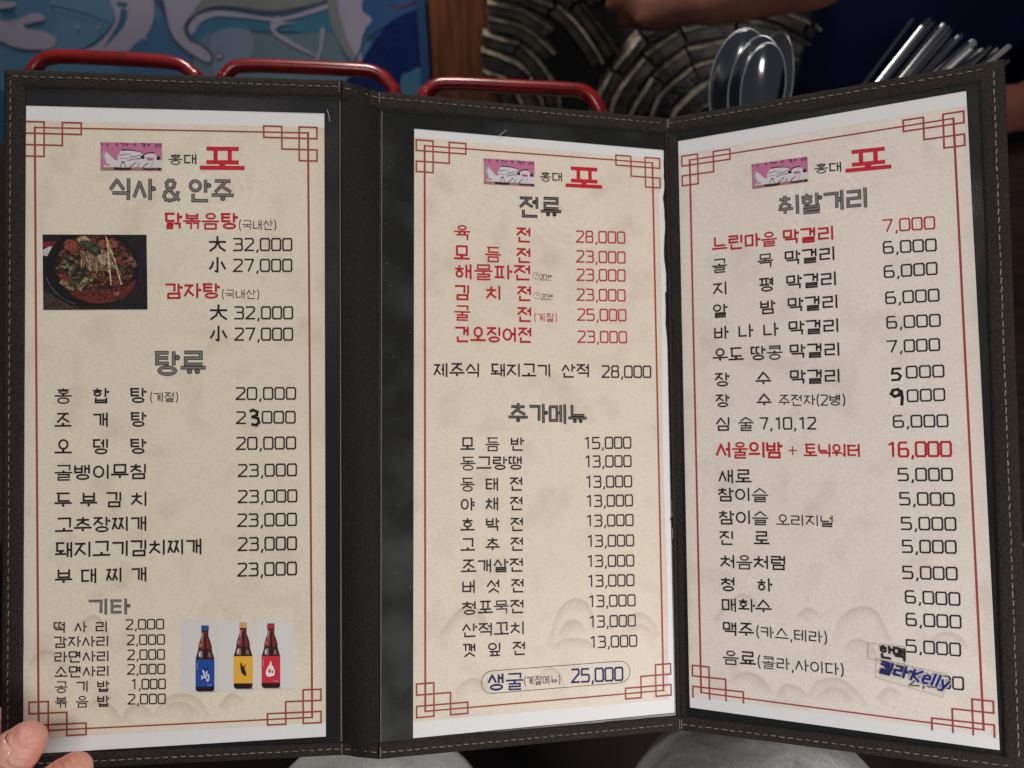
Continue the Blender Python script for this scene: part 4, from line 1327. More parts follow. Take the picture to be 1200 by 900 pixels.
# three bottles on pale cards
bz = lambda l: [(x / 1200, y / 800) for x, y in l]
A = [(PM(208, 204, 202), bz([(60, 60), (60, 720), (395, 720), (395, 60)])), (PM(210, 206, 204), bz([(400, 55), (400, 715), (720, 715), (720, 55)])),
     (PM(212, 208, 206), bz([(760, 50), (760, 700), (1110, 700), (1110, 50)]))]
for cx, y0, yb, cap, lab, lt in ((280, 102, 722, PM(44, 74, 134), PM(28, 70, 152), 422), (636, 72, 698, PM(206, 156, 84), PM(222, 170, 50), 390), (898, 80, 692, PM(160, 40, 56), PM(196, 46, 60), 388)):
    s = yb - y0
    prof = [(0.0, 34), (0.08, 36), (0.085, 32), (0.16, 32), (0.24, 50), (0.31, 62), (0.37, 64), (0.43, 74), (0.50, 87), (0.55, 88), (0.96, 88), (0.985, 82), (1.0, 66)]
    pts = [(cx - w, y0 + s * q) for q, w in prof] + [(cx + w, y0 + s * q) for q, w in reversed(prof)]
    A.append((PM(170, 166, 164), bz([(cx - 80, yb - 8), (cx - 60, yb + 8), (cx + 96, yb + 8), (cx + 110, yb - 6)])))
    A.append((PM(60, 26, 24), bz(pts)))
    A.append((PM(118, 44, 36), bz([(cx - 22, y0 + s * 0.10), (cx - 20, y0 + s * 0.17), (cx - 46, y0 + s * 0.28), (cx - 50, y0 + s * 0.36), (cx + 44, y0 + s * 0.36), (cx + 40, y0 + s * 0.26), (cx + 20, y0 + s * 0.17), (cx + 22, y0 + s * 0.10)])))
    A.append((PM(150, 74, 60), bz([(cx - 30, y0 + s * 0.22), (cx - 44, y0 + s * 0.32), (cx - 26, y0 + s * 0.34), (cx - 14, y0 + s * 0.24)])))
    A.append((PM(140, 128, 130), bz([(cx - 50, y0 + s * 0.39), (cx - 60, y0 + s * 0.48), (cx - 22, y0 + s * 0.49), (cx - 26, y0 + s * 0.38)])))
    A.append((PM(116, 96, 98), bz([(cx + 30, y0 + s * 0.40), (cx + 24, y0 + s * 0.48), (cx + 58, y0 + s * 0.48), (cx + 50, y0 + s * 0.41)])))
    A.append((cap, bz([(cx - 34, y0 - 2), (cx - 36, y0 + s * 0.08), (cx + 36, y0 + s * 0.08), (cx + 34, y0 - 2)])))
    A.append((lab, bz([(cx - 87, lt), (cx - 87, lt + 256), (cx + 87, lt + 256), (cx + 87, lt)])))
    A.append((PM(36, 20, 22), bz([(cx - 87, lt + 257), (cx - 84, yb - 14), (cx - 66, yb), (cx + 66, yb), (cx + 84, yb - 14), (cx + 87, lt + 257)])))
for cx, y0, yb, lt in ((280, 102, 722, 422), (636, 72, 698, 390), (898, 80, 692, 388)):
    s = yb - y0
    A.append((PM(206, 196, 196), bz(ribbon([(cx - 20, y0 + s * 0.11), (cx - 22, y0 + s * 0.17), (cx - 34, y0 + s * 0.24)], 6, 4))))
    A.append((PM(190, 150, 140), bz(ribbon([(cx - 44, y0 + s * 0.27), (cx - 48, y0 + s * 0.33)], 9, 6))))
    A.append((PM(214, 208, 210), bz([(cx - 54, y0 + s * 0.40), (cx - 58, y0 + s * 0.46), (cx - 44, y0 + s * 0.465), (cx - 42, y0 + s * 0.40)])))
    A.append((PM(36, 16, 18), bz(ribbon([(cx + 4, y0 + s * 0.12), (cx + 4, y0 + s * 0.30), (cx + 12, y0 + s * 0.50)], 12, 20))))
    A.append((PM(92, 34, 32), bz(ribbon([(cx + 26, y0 + s * 0.12), (cx + 26, y0 + s * 0.18), (cx + 48, y0 + s * 0.30), (cx + 50, y0 + s * 0.36)], 6, 8))))
    for q in range(3):
        A.append((PM(206, 200, 190), bz(ribbon([(cx - 72, lt + 34 + q * 22), (cx - 72, lt + 46 + q * 22)], 5))))
    A.append((PM(206, 200, 190), bz(ribbon([(cx + 20, lt + 236), (cx + 64, lt + 236)], 3))))
w_, k_ = PM(226, 224, 222), PM(24, 22, 24)
for l_ in ([(262, 520), (276, 560)], [(300, 520), (292, 560)], [(245, 575), (268, 590), (246, 604)], [(290, 575), (312, 560), (316, 595)], [(296, 610), (318, 606), (306, 626), (296, 612)], [(270, 560), (292, 600)]):
    A.append((w_, ribbon(bz(l_), 0.016, 0.016, 1.5)))
A += [(k_, bz([(265, 478), (276, 535), (288, 530), (276, 500)])), (k_, bz([(302, 480), (292, 530), (302, 534), (308, 500)]))]
A += [(k_, bz([(612, 450), (612, 500), (622, 545), (650, 575), (668, 570), (664, 540), (648, 500), (664, 460), (636, 490), (622, 455)]))]
A += [(w_, bz([(892, 435), (884, 470), (862, 500), (848, 550), (862, 580), (890, 584), (930, 570), (936, 530), (920, 490), (904, 470), (902, 440)])),
      (PM(196, 46, 60), bz([(880, 505), (872, 540), (884, 552), (898, 530), (892, 508)])), (PM(196, 46, 60), bz([(905, 520), (900, 545), (914, 552), (922, 528)]))]
card(1, LAY['ad'], A, PAGES[1], 'bottle_picture', step=0.003)

# pill outline round the oyster line, little clocks, correction patches, tape
mb = MB()
Pq = LAY['pill']
c0, c1 = Vector(((Pq[0][0] + Pq[3][0]) / 2, (Pq[0][1] + Pq[3][1]) / 2)), Vector(((Pq[1][0] + Pq[2][0]) / 2, (Pq[1][1] + Pq[2][1]) / 2))
rr_ = (Pq[3][1] - Pq[0][1]) / 2
d = (c1 - c0).normalized()
n_ = Vector((-d.y, d.x))
cl, cr = c0 + d * rr_, c1 - d * rr_
loop = [cl + (d * -math.sin(a) + n_ * -math.cos(a)) * rr_ for a in [math.pi * k / 10 for k in range(11)]]
loop += [cr + (d * math.sin(a) + n_ * math.cos(a)) * rr_ for a in [math.pi * k / 10 for k in range(11)]]
for k in range(len(loop)):
    line(mb, 2, loop[k], loop[(k + 1) % len(loop)], 0.28, 0.22 + 0.003 * (k % 2), ext=False)
mb.build('pill_outline', INK['k'], PAGES[2])
for cx, cy in LAY['clock']:
    mb = MB()
    for k in range(12):
        a, c = k * math.pi / 6, (k + 1) * math.pi / 6
        line(mb, 2, (cx + 1.75 * math.cos(a), cy + 1.75 * math.sin(a)), (cx + 1.75 * math.cos(c), cy + 1.75 * math.sin(c)), 0.2, 0.22 + 0.003 * (k % 2), ext=False)
    line(mb, 2, (cx, cy), (cx, cy - 1.1), 0.2, 0.226)
    line(mb, 2, (cx, cy), (cx + 0.8, cy - 0.8), 0.2, 0.229)
    mb.build('clock_mark', INK['lgrey'], PAGES[2])
M_PATCH = mat('correction_patch', lin(226, 218, 208), 0.6)
pt = LAY['patch']
for k in (0, 4):
    mb = MB()
    mb.prism([S(3, x, y, 0.17) for x, y in (pt[k], pt[k + 3], pt[k + 2], pt[k + 1])], [S(3, x, y, 0.27) for x, y in (pt[k], pt[k + 3], pt[k + 2], pt[k + 1])])
    mb.build('correction_patch', M_PATCH, PAGES[3])
M_TAPE = mat('old_clear_tape', lin(230, 226, 216), 0.35, spec=0.4)
M_TAPE.node_tree.nodes['Principled BSDF'].inputs['Alpha'].default_value = 0.09
M_TEDGE = mat('tape_edge', lin(150, 142, 126), 0.4)
tp, stx = LAY['tape'], LAY['st']
for k, (lab) in ((0, 'small taped note with bold black lettering on the right page'), (4, 'taped strip with slanting blue lettering covering the last price')):
    tn = thing('taped_note', lab, 'taped note', S(3, tp[k + 3][0], tp[k + 3][1], 0.3), 'taped notes on the right page')
    q = (tp[k], tp[k + 3], tp[k + 2], tp[k + 1])
    mb = MB()
    h = 0.40 + 0.06 * (k > 0)
    mb.prism([S(3, x, y, h - 0.05) for x, y in q], [S(3, x, y, h) for x, y in q])
    mb.build('tape', M_TAPE, tn)
    mb = MB()
    for i in range(4):
        line(mb, 3, q[i], q[(i + 1) % 4], 0.16, h + 0.012 + 0.002 * (i % 2))
    mb.build('tape_edge', M_TEDGE, tn)
    if k == 0:
        a, c = stx[0], stx[1]
        write(tn, 3, '한맥', a[0], a[1], c[0], c[1], 5.4, INK['k'], 0.19, 'note_lettering', h0=h + 0.03)
    else:
        for (a, c), s, hh in (((stx[4], stx[5]), '켈라-', 5.4), ((stx[6], stx[7]), 'Kelly', 5.3)):
            if s == 'Kelly':
                write(tn, 3, s, a[0], a[1], c[0], c[1], hh, mat('pale_blue_halo', lin(188, 188, 208), 0.6), 0.36, 'lettering_halo', h0=h + 0.02, slant=0.3)
            write(tn, 3, s, a[0], a[1], c[0], c[1], hh, INK['navy'], 0.20, 'note_lettering', h0=h + 0.07, slant=0.3)

# ------------------------------------------------------------------ poster on the wall
PY = 1.20
poster = thing('wave_poster', 'framed blue poster of cartoon waves and white swirls behind the left leaf', 'poster', atY(250, 230, PY))


def ptop(px, py, off=0.0):
    p = atY(px, py, PY)
    p.y -= off
    return p


def pshape(shapes, name, parent):
    mats, mb = [], MB()
    for k, (m, pts) in enumerate(shapes):
        if m not in mats:
            mats.append(m)
        mb.face([mb.vert(ptop(x, y, 0.001 + 0.00006 * k)) for x, y in pts][::-1], mats.index(m))
    return mb.build(name, mats, parent)


def PP(r_, g, b2):
    return mat('poster_%d_%d_%d' % (r_, g, b2), lin(r_, g, b2), 0.35, spec=0.3, col2=lin(int(r_ * .9), int(g * .92), int(b2 * .94)), nscale=9)


mb = MB()
a, c = ptop(-140, -120), ptop(492, 330)
c.x = ptop(492, 50).x
mb.prism([Vector((a.x, PY + 0.012, c.z)), Vector((c.x, PY + 0.012, c.z)), Vector((c.x, PY + 0.012, a.z)), Vector((a.x, PY + 0.012, a.z))],
         [Vector((a.x, PY, c.z)), Vector((c.x, PY, c.z)), Vector((c.x, PY, a.z)), Vector((a.x, PY, a.z))])
mb.build('poster_board', PP(104, 148, 184), poster)
lil, khaki, line_ = PP(196, 188, 206), PP(154, 156, 152), PP(96, 100, 126)
teal, deep, navy_ = PP(84, 142, 172), PP(70, 112, 160), PP(32, 52, 108)
cr = lambda l, n=5: [(p.x, p.y) for p in catmull([(x, y, 0) for x, y in l], n, True)]
op = lambda l, n=5: [(p.x, p.y) for p in catmull([(x, y, 0) for x, y in l], n)]
SH = [(deep, cr([(-120, 90), (20, 110), (120, 120), (300, 140), (300, 330), (-130, 330)])),
      (PP(114, 158, 190), cr([(60, -20), (140, -20), (130, 30), (90, 60), (50, 60), (66, 30)])),
      (PP(88, 132, 172), cr([(150, 60), (185, 20), (200, 30), (215, 60), (245, 90), (150, 100)])),
      (teal, cr([(215, 60), (222, 35), (245, 18), (320, 18), (385, 8), (392, 40), (330, 36), (250, 40), (226, 62)])),
      (PP(126, 150, 162), cr([(226, 80), (232, 50), (260, 36), (330, 40), (392, 40), (402, 70), (424, 110), (220, 120)])),
      (PP(148, 164, 186), cr([(250, 40), (290, 34), (296, 60), (270, 100), (250, 80)])),
      (lil, cr([(-40, 22), (12, 24), (38, 15), (50, 17), (52, 23), (36, 27), (28, 29), (34, 34), (50, 36), (64, 42), (66, 50), (55, 57), (30, 57), (12, 53), (-2, 47), (-40, 46)])),
      (lil, cr([(-30, 2), (15, 2), (17, 7), (0, 10), (-30, 10)])),
      (lil, cr([(100, 59), (112, 53), (128, 37), (136, 20), (130, 0), (128, -25), (178, -25), (180, 0), (181, 18), (174, 38), (160, 50), (144, 62)])),
      (PP(78, 122, 160), cr([(122, 56), (134, 44), (146, 30), (150, 14), (143, 10), (139, 26), (130, 42)])),
      (PP(78, 122, 160), cr([(138, 2), (149, 3), (148, 8), (139, 7)])),
      (line_, cr([(193, -25), (194, 18), (202, 44), (222, 63), (246, 75), (250, 64), (238, 52), (224, 43), (219, 28), (232, 13), (262, 9), (320, 17), (350, 12), (384, 1), (384, -25)])),
      (lil, cr([(195, -25), (196, 18), (204, 43), (223, 61), (244, 72.5), (247, 65), (236, 54), (221, 46), (216, 30), (228, 12), (250, -25)])),
      (lil, cr([(226, 40), (222, 30), (234, 17), (262, 12), (320, 20), (350, 15), (384, 4), (384, 10), (330, 24), (290, 21), (255, 19), (236, 26)])),
      (khaki, cr([(222, 22), (232, 9), (250, -10), (300, -25), (384, -25), (383, -2), (350, 8), (315, 12), (262, 6), (236, 12)])),
      (line_, cr([(253, 65), (257, 60), (262, 65), (257, 70)])), (lil, cr([(254.3, 65), (257, 61.5), (260.7, 65), (257, 68.6)])),
      (lil, cr([(318, 26), (326, 18), (332, 25), (348, 26), (330, 29), (324, 36), (346, 50), (372, 66), (340, 52), (320, 38)])),
      (lil, cr([(376, 34), (381, 34), (377, 60), (370, 76), (369, 72), (375, 54)])),
      (khaki, cr([(384, -25), (396, -25), (398, 10), (406, 40), (422, 74), (410, 68), (392, 38), (385, 10)])),
      (lil, cr([(396, -25), (424, -25), (426, 8), (436, 22), (428, 34), (423, 52), (424, 72), (412, 56), (402, 30), (397, 8)])),
      (navy_, cr([(424, 74), (436, 52), (456, 26), (478, 14), (500, 6), (500, 330), (320, 330), (340, 140), (400, 98)])),
      (deep, cr([(424, 8), (440, -25), (500, -25), (500, 6), (478, 14), (456, 26), (440, 44), (428, 36), (436, 22)])),
      (PP(120, 60, 96), op([(456, 6), (470, 10), (488, 4), (486, 1), (470, 7), (457, 4)], 2)),
      (teal, cr([(470, 92), (480, 84), (496, 82), (496, 140), (470, 140)]))]
for k in range(7):
    rr2 = 22 + k * 8.5
    arc = [(478 + rr2 * math.cos(a), 92 + rr2 * 1.05 * math.sin(a)) for a in [math.pi * (1.02 + 0.045 * i) for i in range(11)]]
    if k < 6:
        SH.append((PP(40, 66, 120), ribbon([(x, y) for x, y in arc if x < 494], 1.6, 1.2)))
for x, y in ((92, 31), (116, 30.5), (171, 44)):
    SH.append((PP(190, 196, 214), [(x - 2, y), (x, y + 2.2), (x + 2, y), (x, y - 2.6)]))
for k in range(5):
    SH.append((PP(44, 60, 84), ribbon([(5 + k * 3, 12), (7 + k * 3, 20)], 0.9)))
SH.append((PP(52, 96, 140), ribbon(op([(62, 6), (95, 14), (130, 26)]), 2, 1)))
pshape(SH, 'wave_print', poster)
mb = MB()
a, c = ptop(492, -120), ptop(500, 330)
a.x, c.x = ptop(492, 50).x, ptop(502, 50, 0.012).x
mb.prism([Vector((a.x, PY + 0.012, c.z)), Vector((c.x, PY + 0.012, c.z)), Vector((c.x, PY + 0.012, a.z)), Vector((a.x, PY + 0.012, a.z))],
         [Vector((a.x, PY - 0.012, c.z)), Vector((c.x, PY - 0.012, c.z)), Vector((c.x, PY - 0.012, a.z)), Vector((a.x, PY - 0.012, a.z))])
mb.build('poster_frame', PP(62, 92, 130), poster)

# ------------------------------------------------------------------ wooden post
M_POST = mat('brown_post_wood', lin(136, 84, 54), 0.5, spec=0.3, col2=lin(76, 44, 30), nscale=16, stretch=(6, 6, 0.5), lo=0.3, hi=0.75)
mb = MB()
a, c = atY(503, -140, 1.186), atY(588, 360, 1.186)
a.x, c.x = atY(504, 50, 1.186).x, atY(588, 50, 1.186).x
mb.prism([Vector((a.x, 1.186, 0)), Vector((c.x, 1.186, 0)), Vector((c.x, 1.29, 0)), Vector((a.x, 1.29, 0))],
         [Vector((a.x, 1.186, a.z)), Vector((c.x, 1.186, a.z)), Vector((c.x, 1.29, a.z)), Vector((a.x, 1.29, a.z))])
o = mb.build('wooden_post', M_POST, base=Vector(((a.x + c.x) / 2, 1.24, 0)), bevel=0.006)
tag(o, 'brown wooden post between the blue poster and the curved tile relief', 'post')

# ------------------------------------------------------------------ wall relief of curved tiles
TY = 1.12
relief = thing('tile_relief', 'dark wall panel of overlapping curved tiles with pale rims', 'wall relief', atY(730, 260, TY))
M_TILE = mat('dark_fired_tile', lin(92, 84, 76), 0.5, spec=0.4, col2=lin(46, 43, 42), nscale=55, detail=8)
M_RIM = mat('pale_tile_rim', lin(168, 156, 136), 0.5, spec=0.4, col2=lin(84, 78, 70), nscale=90, detail=8)  # rims coloured paler than the tile bodies
M_MORTAR = mat('relief_back', lin(18, 18, 19), 0.8)
mb = MB()
a, c = atY(589, -60, TY + 0.05), atY(885, 300, TY + 0.05)
mb.prism([Vector((a.x, TY + 0.09, c.z)), Vector((c.x, TY + 0.09, c.z)), Vector((c.x, TY + 0.09, a.z)), Vector((a.x, TY + 0.09, a.z))],
         [Vector((a.x, TY + 0.05, c.z)), Vector((c.x, TY + 0.05, c.z)), Vector((c.x, TY + 0.05, a.z)), Vector((a.x, TY + 0.05, a.z))])
mb.build('backing_board', M_MORTAR, relief)
rt = random.Random(21)


def tile(cx, cy, r0, r1, a0, a1, depth):
    """one arched tile: outer rim at radius r1 is usually paler, body sinks toward r0 (pixels of the photo at the relief's distance)"""
    mb = MB()
    n = max(3, int(abs(a1 - a0) * 8))
    rows = []
    j1, j2 = rt.uniform(-1.0, 1.0), rt.uniform(-1.0, 1.0)
    for i in range(n + 1):
        t = i / n
        a = a0 + (a1 - a0) * t
        jr = j1 * (1 - t) + j2 * t + rt.uniform(-0.5, 0.5)
        row = []
        jr += 1.1 * math.sin(a * 9 + r1)
        e = 0.8 if i in (0, n) else 1.0
        for q, (rr3, dp) in enumerate(((r1 + 0.6, 0.0), (r1, 1.0), (r1 - 3.0, 1.1), (r1 - 4.5, 0.75), ((r0 + r1) / 2, 0.5), (r0 - 2, 0.62), (r0 - 2, 0.0))):
            p = atY(cx + (rr3 + jr) * math.cos(a), cy + (rr3 + jr) * math.sin(a), TY + 0.05)
            p.y = TY + 0.05 - depth * dp * e
            row.append(mb.vert(p))
        rows.append(row)
    for i in range(n):
        for q in range(6):
            f = (rows[i][q], rows[i + 1][q], rows[i + 1][q + 1], rows[i][q + 1])
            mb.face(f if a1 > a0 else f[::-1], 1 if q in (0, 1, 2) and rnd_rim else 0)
    mb.face(rows[0], 0)
    mb.face(rows[-1][::-1], 0)
    mb.build('curved_tile', [M_TILE, M_RIM], relief, smooth=False)


for cx, cy, radii, lo_, hi_ in ((858, 168, ((42, 60), (64, 82), (88, 106), (112, 128), (134, 152), (158, 172)), 182, 305),
                                (560, 132, ((36, 54), (60, 78), (84, 98), (104, 118), (124, 138), (146, 160), (166, 180), (186, 198), (204, 216)), 272, 378)):
    for k, (r0, r1) in enumerate(radii):
        a = lo_ + rt.uniform(0, 6)
        while a < hi_:
            ln = rt.uniform(30, 70) * 90 / r1
            px, py = cx + r1 * math.cos(R(a + ln / 2)), cy + r1 * math.sin(R(a + ln / 2))
            rnd_rim = rt.random() < 0.8
            if (px > 690 + (60 - py) * 0.5) == (cx > 700) and px > 582 and py < 175:
                tile(cx, cy, r0, r1, R(a), R(min(a + ln - 1.6, hi_)), 0.014 + 0.004 * k + rt.uniform(-0.004, 0.004))
            a += ln
# rounded stones inside the arch
for cx, cy, rx, ry in ((742, 108, 16, 11), (772, 118, 15, 9), (800, 104, 17, 9), (822, 120, 12, 9), (752, 128, 18, 10), (790, 132, 20, 10), (762, 96, 10, 5), (820, 92, 13, 6), (838, 132, 14, 12)):
    mb = MB()
    rings = []
    for i in range(5):
        f = i / 4 * math.pi / 2
        rings.append([mb.vert(atY(cx + 1.35 * rx * math.cos(f) * math.cos(b2 * math.pi / 5) * (1 + 0.08 * math.sin(b2 * 2 + cx)), cy + ry * math.cos(f) * math.sin(b2 * math.pi / 5), TY + 0.05) - Vector((0, 0.014 * math.sin(f), 0))) for b2 in range(10)])
    for i in range(4):
        for b2 in range(10):
            mb.face((rings[i][b2], rings[i][(b2 + 1) % 10], rings[i + 1][(b2 + 1) % 10], rings[i + 1][b2]))
    mb.build('rounded_stone', mat('dark_stone', lin(52, 54, 60), 0.5, col2=lin(24, 25, 30), nscale=40, bump=0.5, bscale=80), relief, smooth=True)

# ------------------------------------------------------------------ red bent tubes
M_RED = mat('red_enamel', lin(150, 22, 22), 0.3, col2=lin(118, 18, 20), nscale=70, lo=0.4, hi=0.65, spec=0.5, coat=0.5, coat_rough=0.08, bump=0.08, bscale=180)
RZ = 0.56
for pts, rad, lab in (([(34, 150), (36, 92), (40, 82), (50, 71), (64, 67), (80, 66.5), (130, 68.5), (180, 71.5), (205, 74), (217, 79), (227, 88), (231, 96), (233, 150)], 8.0, 'leftmost red bent metal tube, in front of the pale poster cloud'),
                      ([(258, 160), (260, 98), (264, 90), (272, 81), (284, 77.5), (310, 77), (360, 79), (410, 81.5), (434, 83.5), (448, 90), (458, 101), (463, 112), (465, 160)], 8.0, 'red bent metal tube in front of the navy poster waves, between the other two'),
                      ([(494, 170), (496, 116), (502, 107), (512, 100), (526, 98.5), (560, 99.5), (610, 102), (660, 104.5), (682, 107), (693, 114), (701, 126), (704, 138), (705, 180)], 8.3, 'red bent metal tube in front of the wooden post')):
    mb = MB()
    P3 = [L(x, y, RZ) for x, y in pts]
    e0, e1 = P3[0].copy(), P3[-1].copy()
    e0.z = e1.z = 0.7205
    P3 = [e0] + P3 + [e1]
    cc = catmull(P3[1:-1], 4)
    mb.tube([e0] + cc + [e1], rad * RZ / 900, 16)
    o = mb.build('bent_tube_handle', M_RED, smooth=True, base=(e0 + e1) / 2)
    tag(o, lab, 'metal handle', 'red bent tube handles behind the folder')

# ------------------------------------------------------------------ cutlery
M_STEEL = mat('polished_steel', (0.34, 0.35, 0.38, 1), 0.13, metal=1.0)
M_STEEL2 = mat('lit_steel', (0.80, 0.79, 0.76, 1), 0.38, metal=1.0)  # bright copy of the chopstick steel, glints put into the colour
M_STEEL3 = mat('unlit_steel', (0.30, 0.30, 0.32, 1), 0.14, metal=1.0)  # dark copy of the same steel for chopsticks without a glint
M_BOX = mat('black_plastic', lin(26, 26, 30), 0.4)
hb = L(960, 240, 0.60)
holder = thing('cutlery_box', 'black open box holding spoons and chopsticks behind the right leaf', 'cutlery box', Vector((hb.x, hb.y, 0.72)))
mb = MB()
bx, by = hb.x, hb.y
for dx, dy, sx, sy in ((-0.11, 0, 0.004, 0.10), (0.11, 0, 0.004, 0.10), (0, -0.052, 0.224, 0.004), (0, 0.052, 0.224, 0.004)):
    mb.box((bx + dx, by + dy, 0.765), sx, sy, 0.086)
mb.build('side_wall', M_BOX, holder)
mb = MB()
mb.box((bx, by, 0.7225), 0.212, 0.098, 0.004)
mb.build('bottom', M_BOX, holder)


def spoon(px, py, z, rx, ry, yaw, lab, tilt=0.0, steel=None, deep_=0.34):
    c = L(px, py, z)
    k = z / 900
    right = (MW.to_3x3() @ Vector((1, 0, 0)))
    upv = (MW.to_3x3() @ Vector((math.sin(tilt), math.cos(tilt), 0)))
    fw = (MW.to_3x3() @ Vector((0, 0, 1)))
    side = right * math.cos(yaw) + fw * math.sin(yaw)
    nrm = fw * math.cos(yaw) - right * math.sin(yaw)
    sp = thing('metal_spoon', lab, 'spoon', c - upv * ry * k, 'steel spoons standing in the cutlery box')
    mb = MB()
    n = 28
    rings = []
    R0 = rx * k
    R1 = ry * k
    # concave face, rim, convex back
    prof = [(0.0, -1.0), (0.3, -0.93), (0.6, -0.68), (0.85, -0.32), (0.97, -0.02), (1.0, 0.03), (1.03, -0.02), (0.9, -0.40), (0.64, -0.78), (0.3, -1.03), (0.0, -1.10)]
    for q, d_ in prof:
        rings.append([mb.vert(c + side * (R0 * q * math.sin(a)) + upv * (R1 * q * (math.cos(a) * (1.0 if math.cos(a) > 0 else 1.12)))
                              + nrm * (R0 * deep_ * d_)) for a in [2 * math.pi * i / n for i in range(n)]])
    for i in range(len(rings) - 1):
        for j in range(n):
            j2 = (j + 1) % n
            mb.face((rings[i][j], rings[i + 1][j], rings[i + 1][j2], rings[i][j2]))
    mb.build('spoon_bowl', steel or M_STEEL, sp, smooth=True)
    mb = MB()
    rim = [c + side * (R0 * 1.01 * math.sin(a)) + upv * (R1 * 1.01 * (math.cos(a) * (1.0 if math.cos(a) > 0 else 1.12))) + nrm * (R0 * deep_ * 0.03)
           for a in [2 * math.pi * i / 40 for i in range(41)]]
    mb.tube(rim, 0.00045, 6, caps=False)
    mb.build('spoon_rim', mat('rim_glint_steel', (0.66, 0.66, 0.66, 1), 0.34, metal=1.0), sp, smooth=True)  # brighter tube round the bowl paints the rim highlight
    mb = MB()
    p0 = c - upv * R1 * 1.08
    p3 = Vector((bx - 0.05 + (px - 870) * 0.0006, by + (z - 0.6) * 0.5, 0.727))
    mb.tube([p0 + upv * 0.004, p0.lerp(p3, 0.33) + nrm * 0.003, p0.lerp(p3, 0.7), p3], [0.0028, 0.0022, 0.003, 0.0042], 8, flat=0.4)
    mb.build('spoon_handle', steel or M_STEEL, sp, smooth=True)


spoon(906, 103, 0.640, 30, 66, -0.5, 'rearmost steel spoon, its back curving down to the right of the others', 0.16)
spoon(866, 94, 0.615, 33, 60, 0.35, 'largest steel spoon bowl, leftmost of the group behind the right leaf', 0.10)
spoon(884, 99, 0.600, 30, 56, 0.55, 'steel spoon nested between the largest bowl and the front bowl', 0.10)
spoon(894, 103, 0.585, 25, 52, 0.45, 'front steel spoon with the pale shining hollow', 0.08)

z5 = lambda x, y: (940 + x / 4.615, y / 4.615)
CH = [((600, 98), (345, 440), 'leftmost steel chopstick, standing apart from the bundle'), ((690, 98), (420, 440), None), ((712, 116), (450, 440), None), ((742, 138), (508, 425), None),
      ((795, 142), (560, 425), None), ((806, 160), (590, 420), None), ((850, 192), (640, 405), None), ((866, 186), (680, 395), None), ((900, 228), (720, 395), None),
      ((935, 222), (745, 385), 'pale broad steel chopstick in the middle of the bundle'), ((948, 265), (815, 380), None), ((975, 262), (850, 372), None), ((1020, 250), (900, 362), None),
      ((1058, 262), (965, 352), None), ((1075, 280), (1000, 350), None), ((1125, 244), (1020, 335), 'rightmost bright steel chopstick, lowest of the fan'), ((1122, 322), (1085, 350), None)]
for k, (q0, q1) in enumerate((((655, 140), (392, 470)), ((770, 128), (530, 430)), ((822, 205), (612, 430)), ((884, 240), (690, 415)), ((918, 262), (770, 395)), ((962, 290), (830, 390)), ((1000, 268), (878, 372)), ((1040, 292), (940, 372)), ((1098, 262), (1010, 345)))):
    CH.append((q0, q1, None))
CH.sort(key=lambda e: e[0][0])
words = ['first', 'second', 'third', 'fourth', 'fifth', 'sixth', 'seventh', 'eighth', 'ninth', 'tenth', 'eleventh', 'twelfth', 'thirteenth', 'fourteenth', 'fifteenth', 'sixteenth', 'seventeenth',
         'eighteenth', 'nineteenth', 'twentieth', 'twenty-first', 'twenty-second', 'twenty-third', 'twenty-fourth', 'twenty-fifth', 'twenty-sixth']
for i, (a, c, lab) in enumerate(CH):
    zt = 0.60 + 0.010 * ((i * 7) % 6 - 2.5)
    A1, C1 = z5(*a), z5(*c)
    p0 = L(A1[0], A1[1], zt)
    q = L(C1[0], C1[1], zt - 0.004)
    d = (q - p0).normalized()
    ln = min(0.215, (0.728 - p0.z) / d.z if d.z < -0.1 else 0.215)
    p1 = p0 + d * ln
    mb = MB()
    w = (0.0015 if i % 3 else 0.0011) if not (lab and 'broad' in lab) else 0.0025
    mb.tube([p0, p0 + d * 0.0012, p0 + d * ln * 0.5, p1], [w * 0.9, w * 1.3, w * 1.25, w * 0.6], 6, flat=0.5, up=(MW.to_3x3() @ Vector((rt.uniform(-0.9, 0.9), rt.uniform(-0.3, 0.9), 1))))
    o = mb.build('steel_chopstick', M_STEEL2 if (i % 4 == 1 or (lab and ('broad' in lab or 'bright' in lab))) else M_STEEL3, smooth=False, base=p1)
    tag(o, lab or ('%s steel chopstick counted from the left in the leaning bundle' % words[i]), 'chopstick', 'steel chopsticks leaning in the cutlery box')

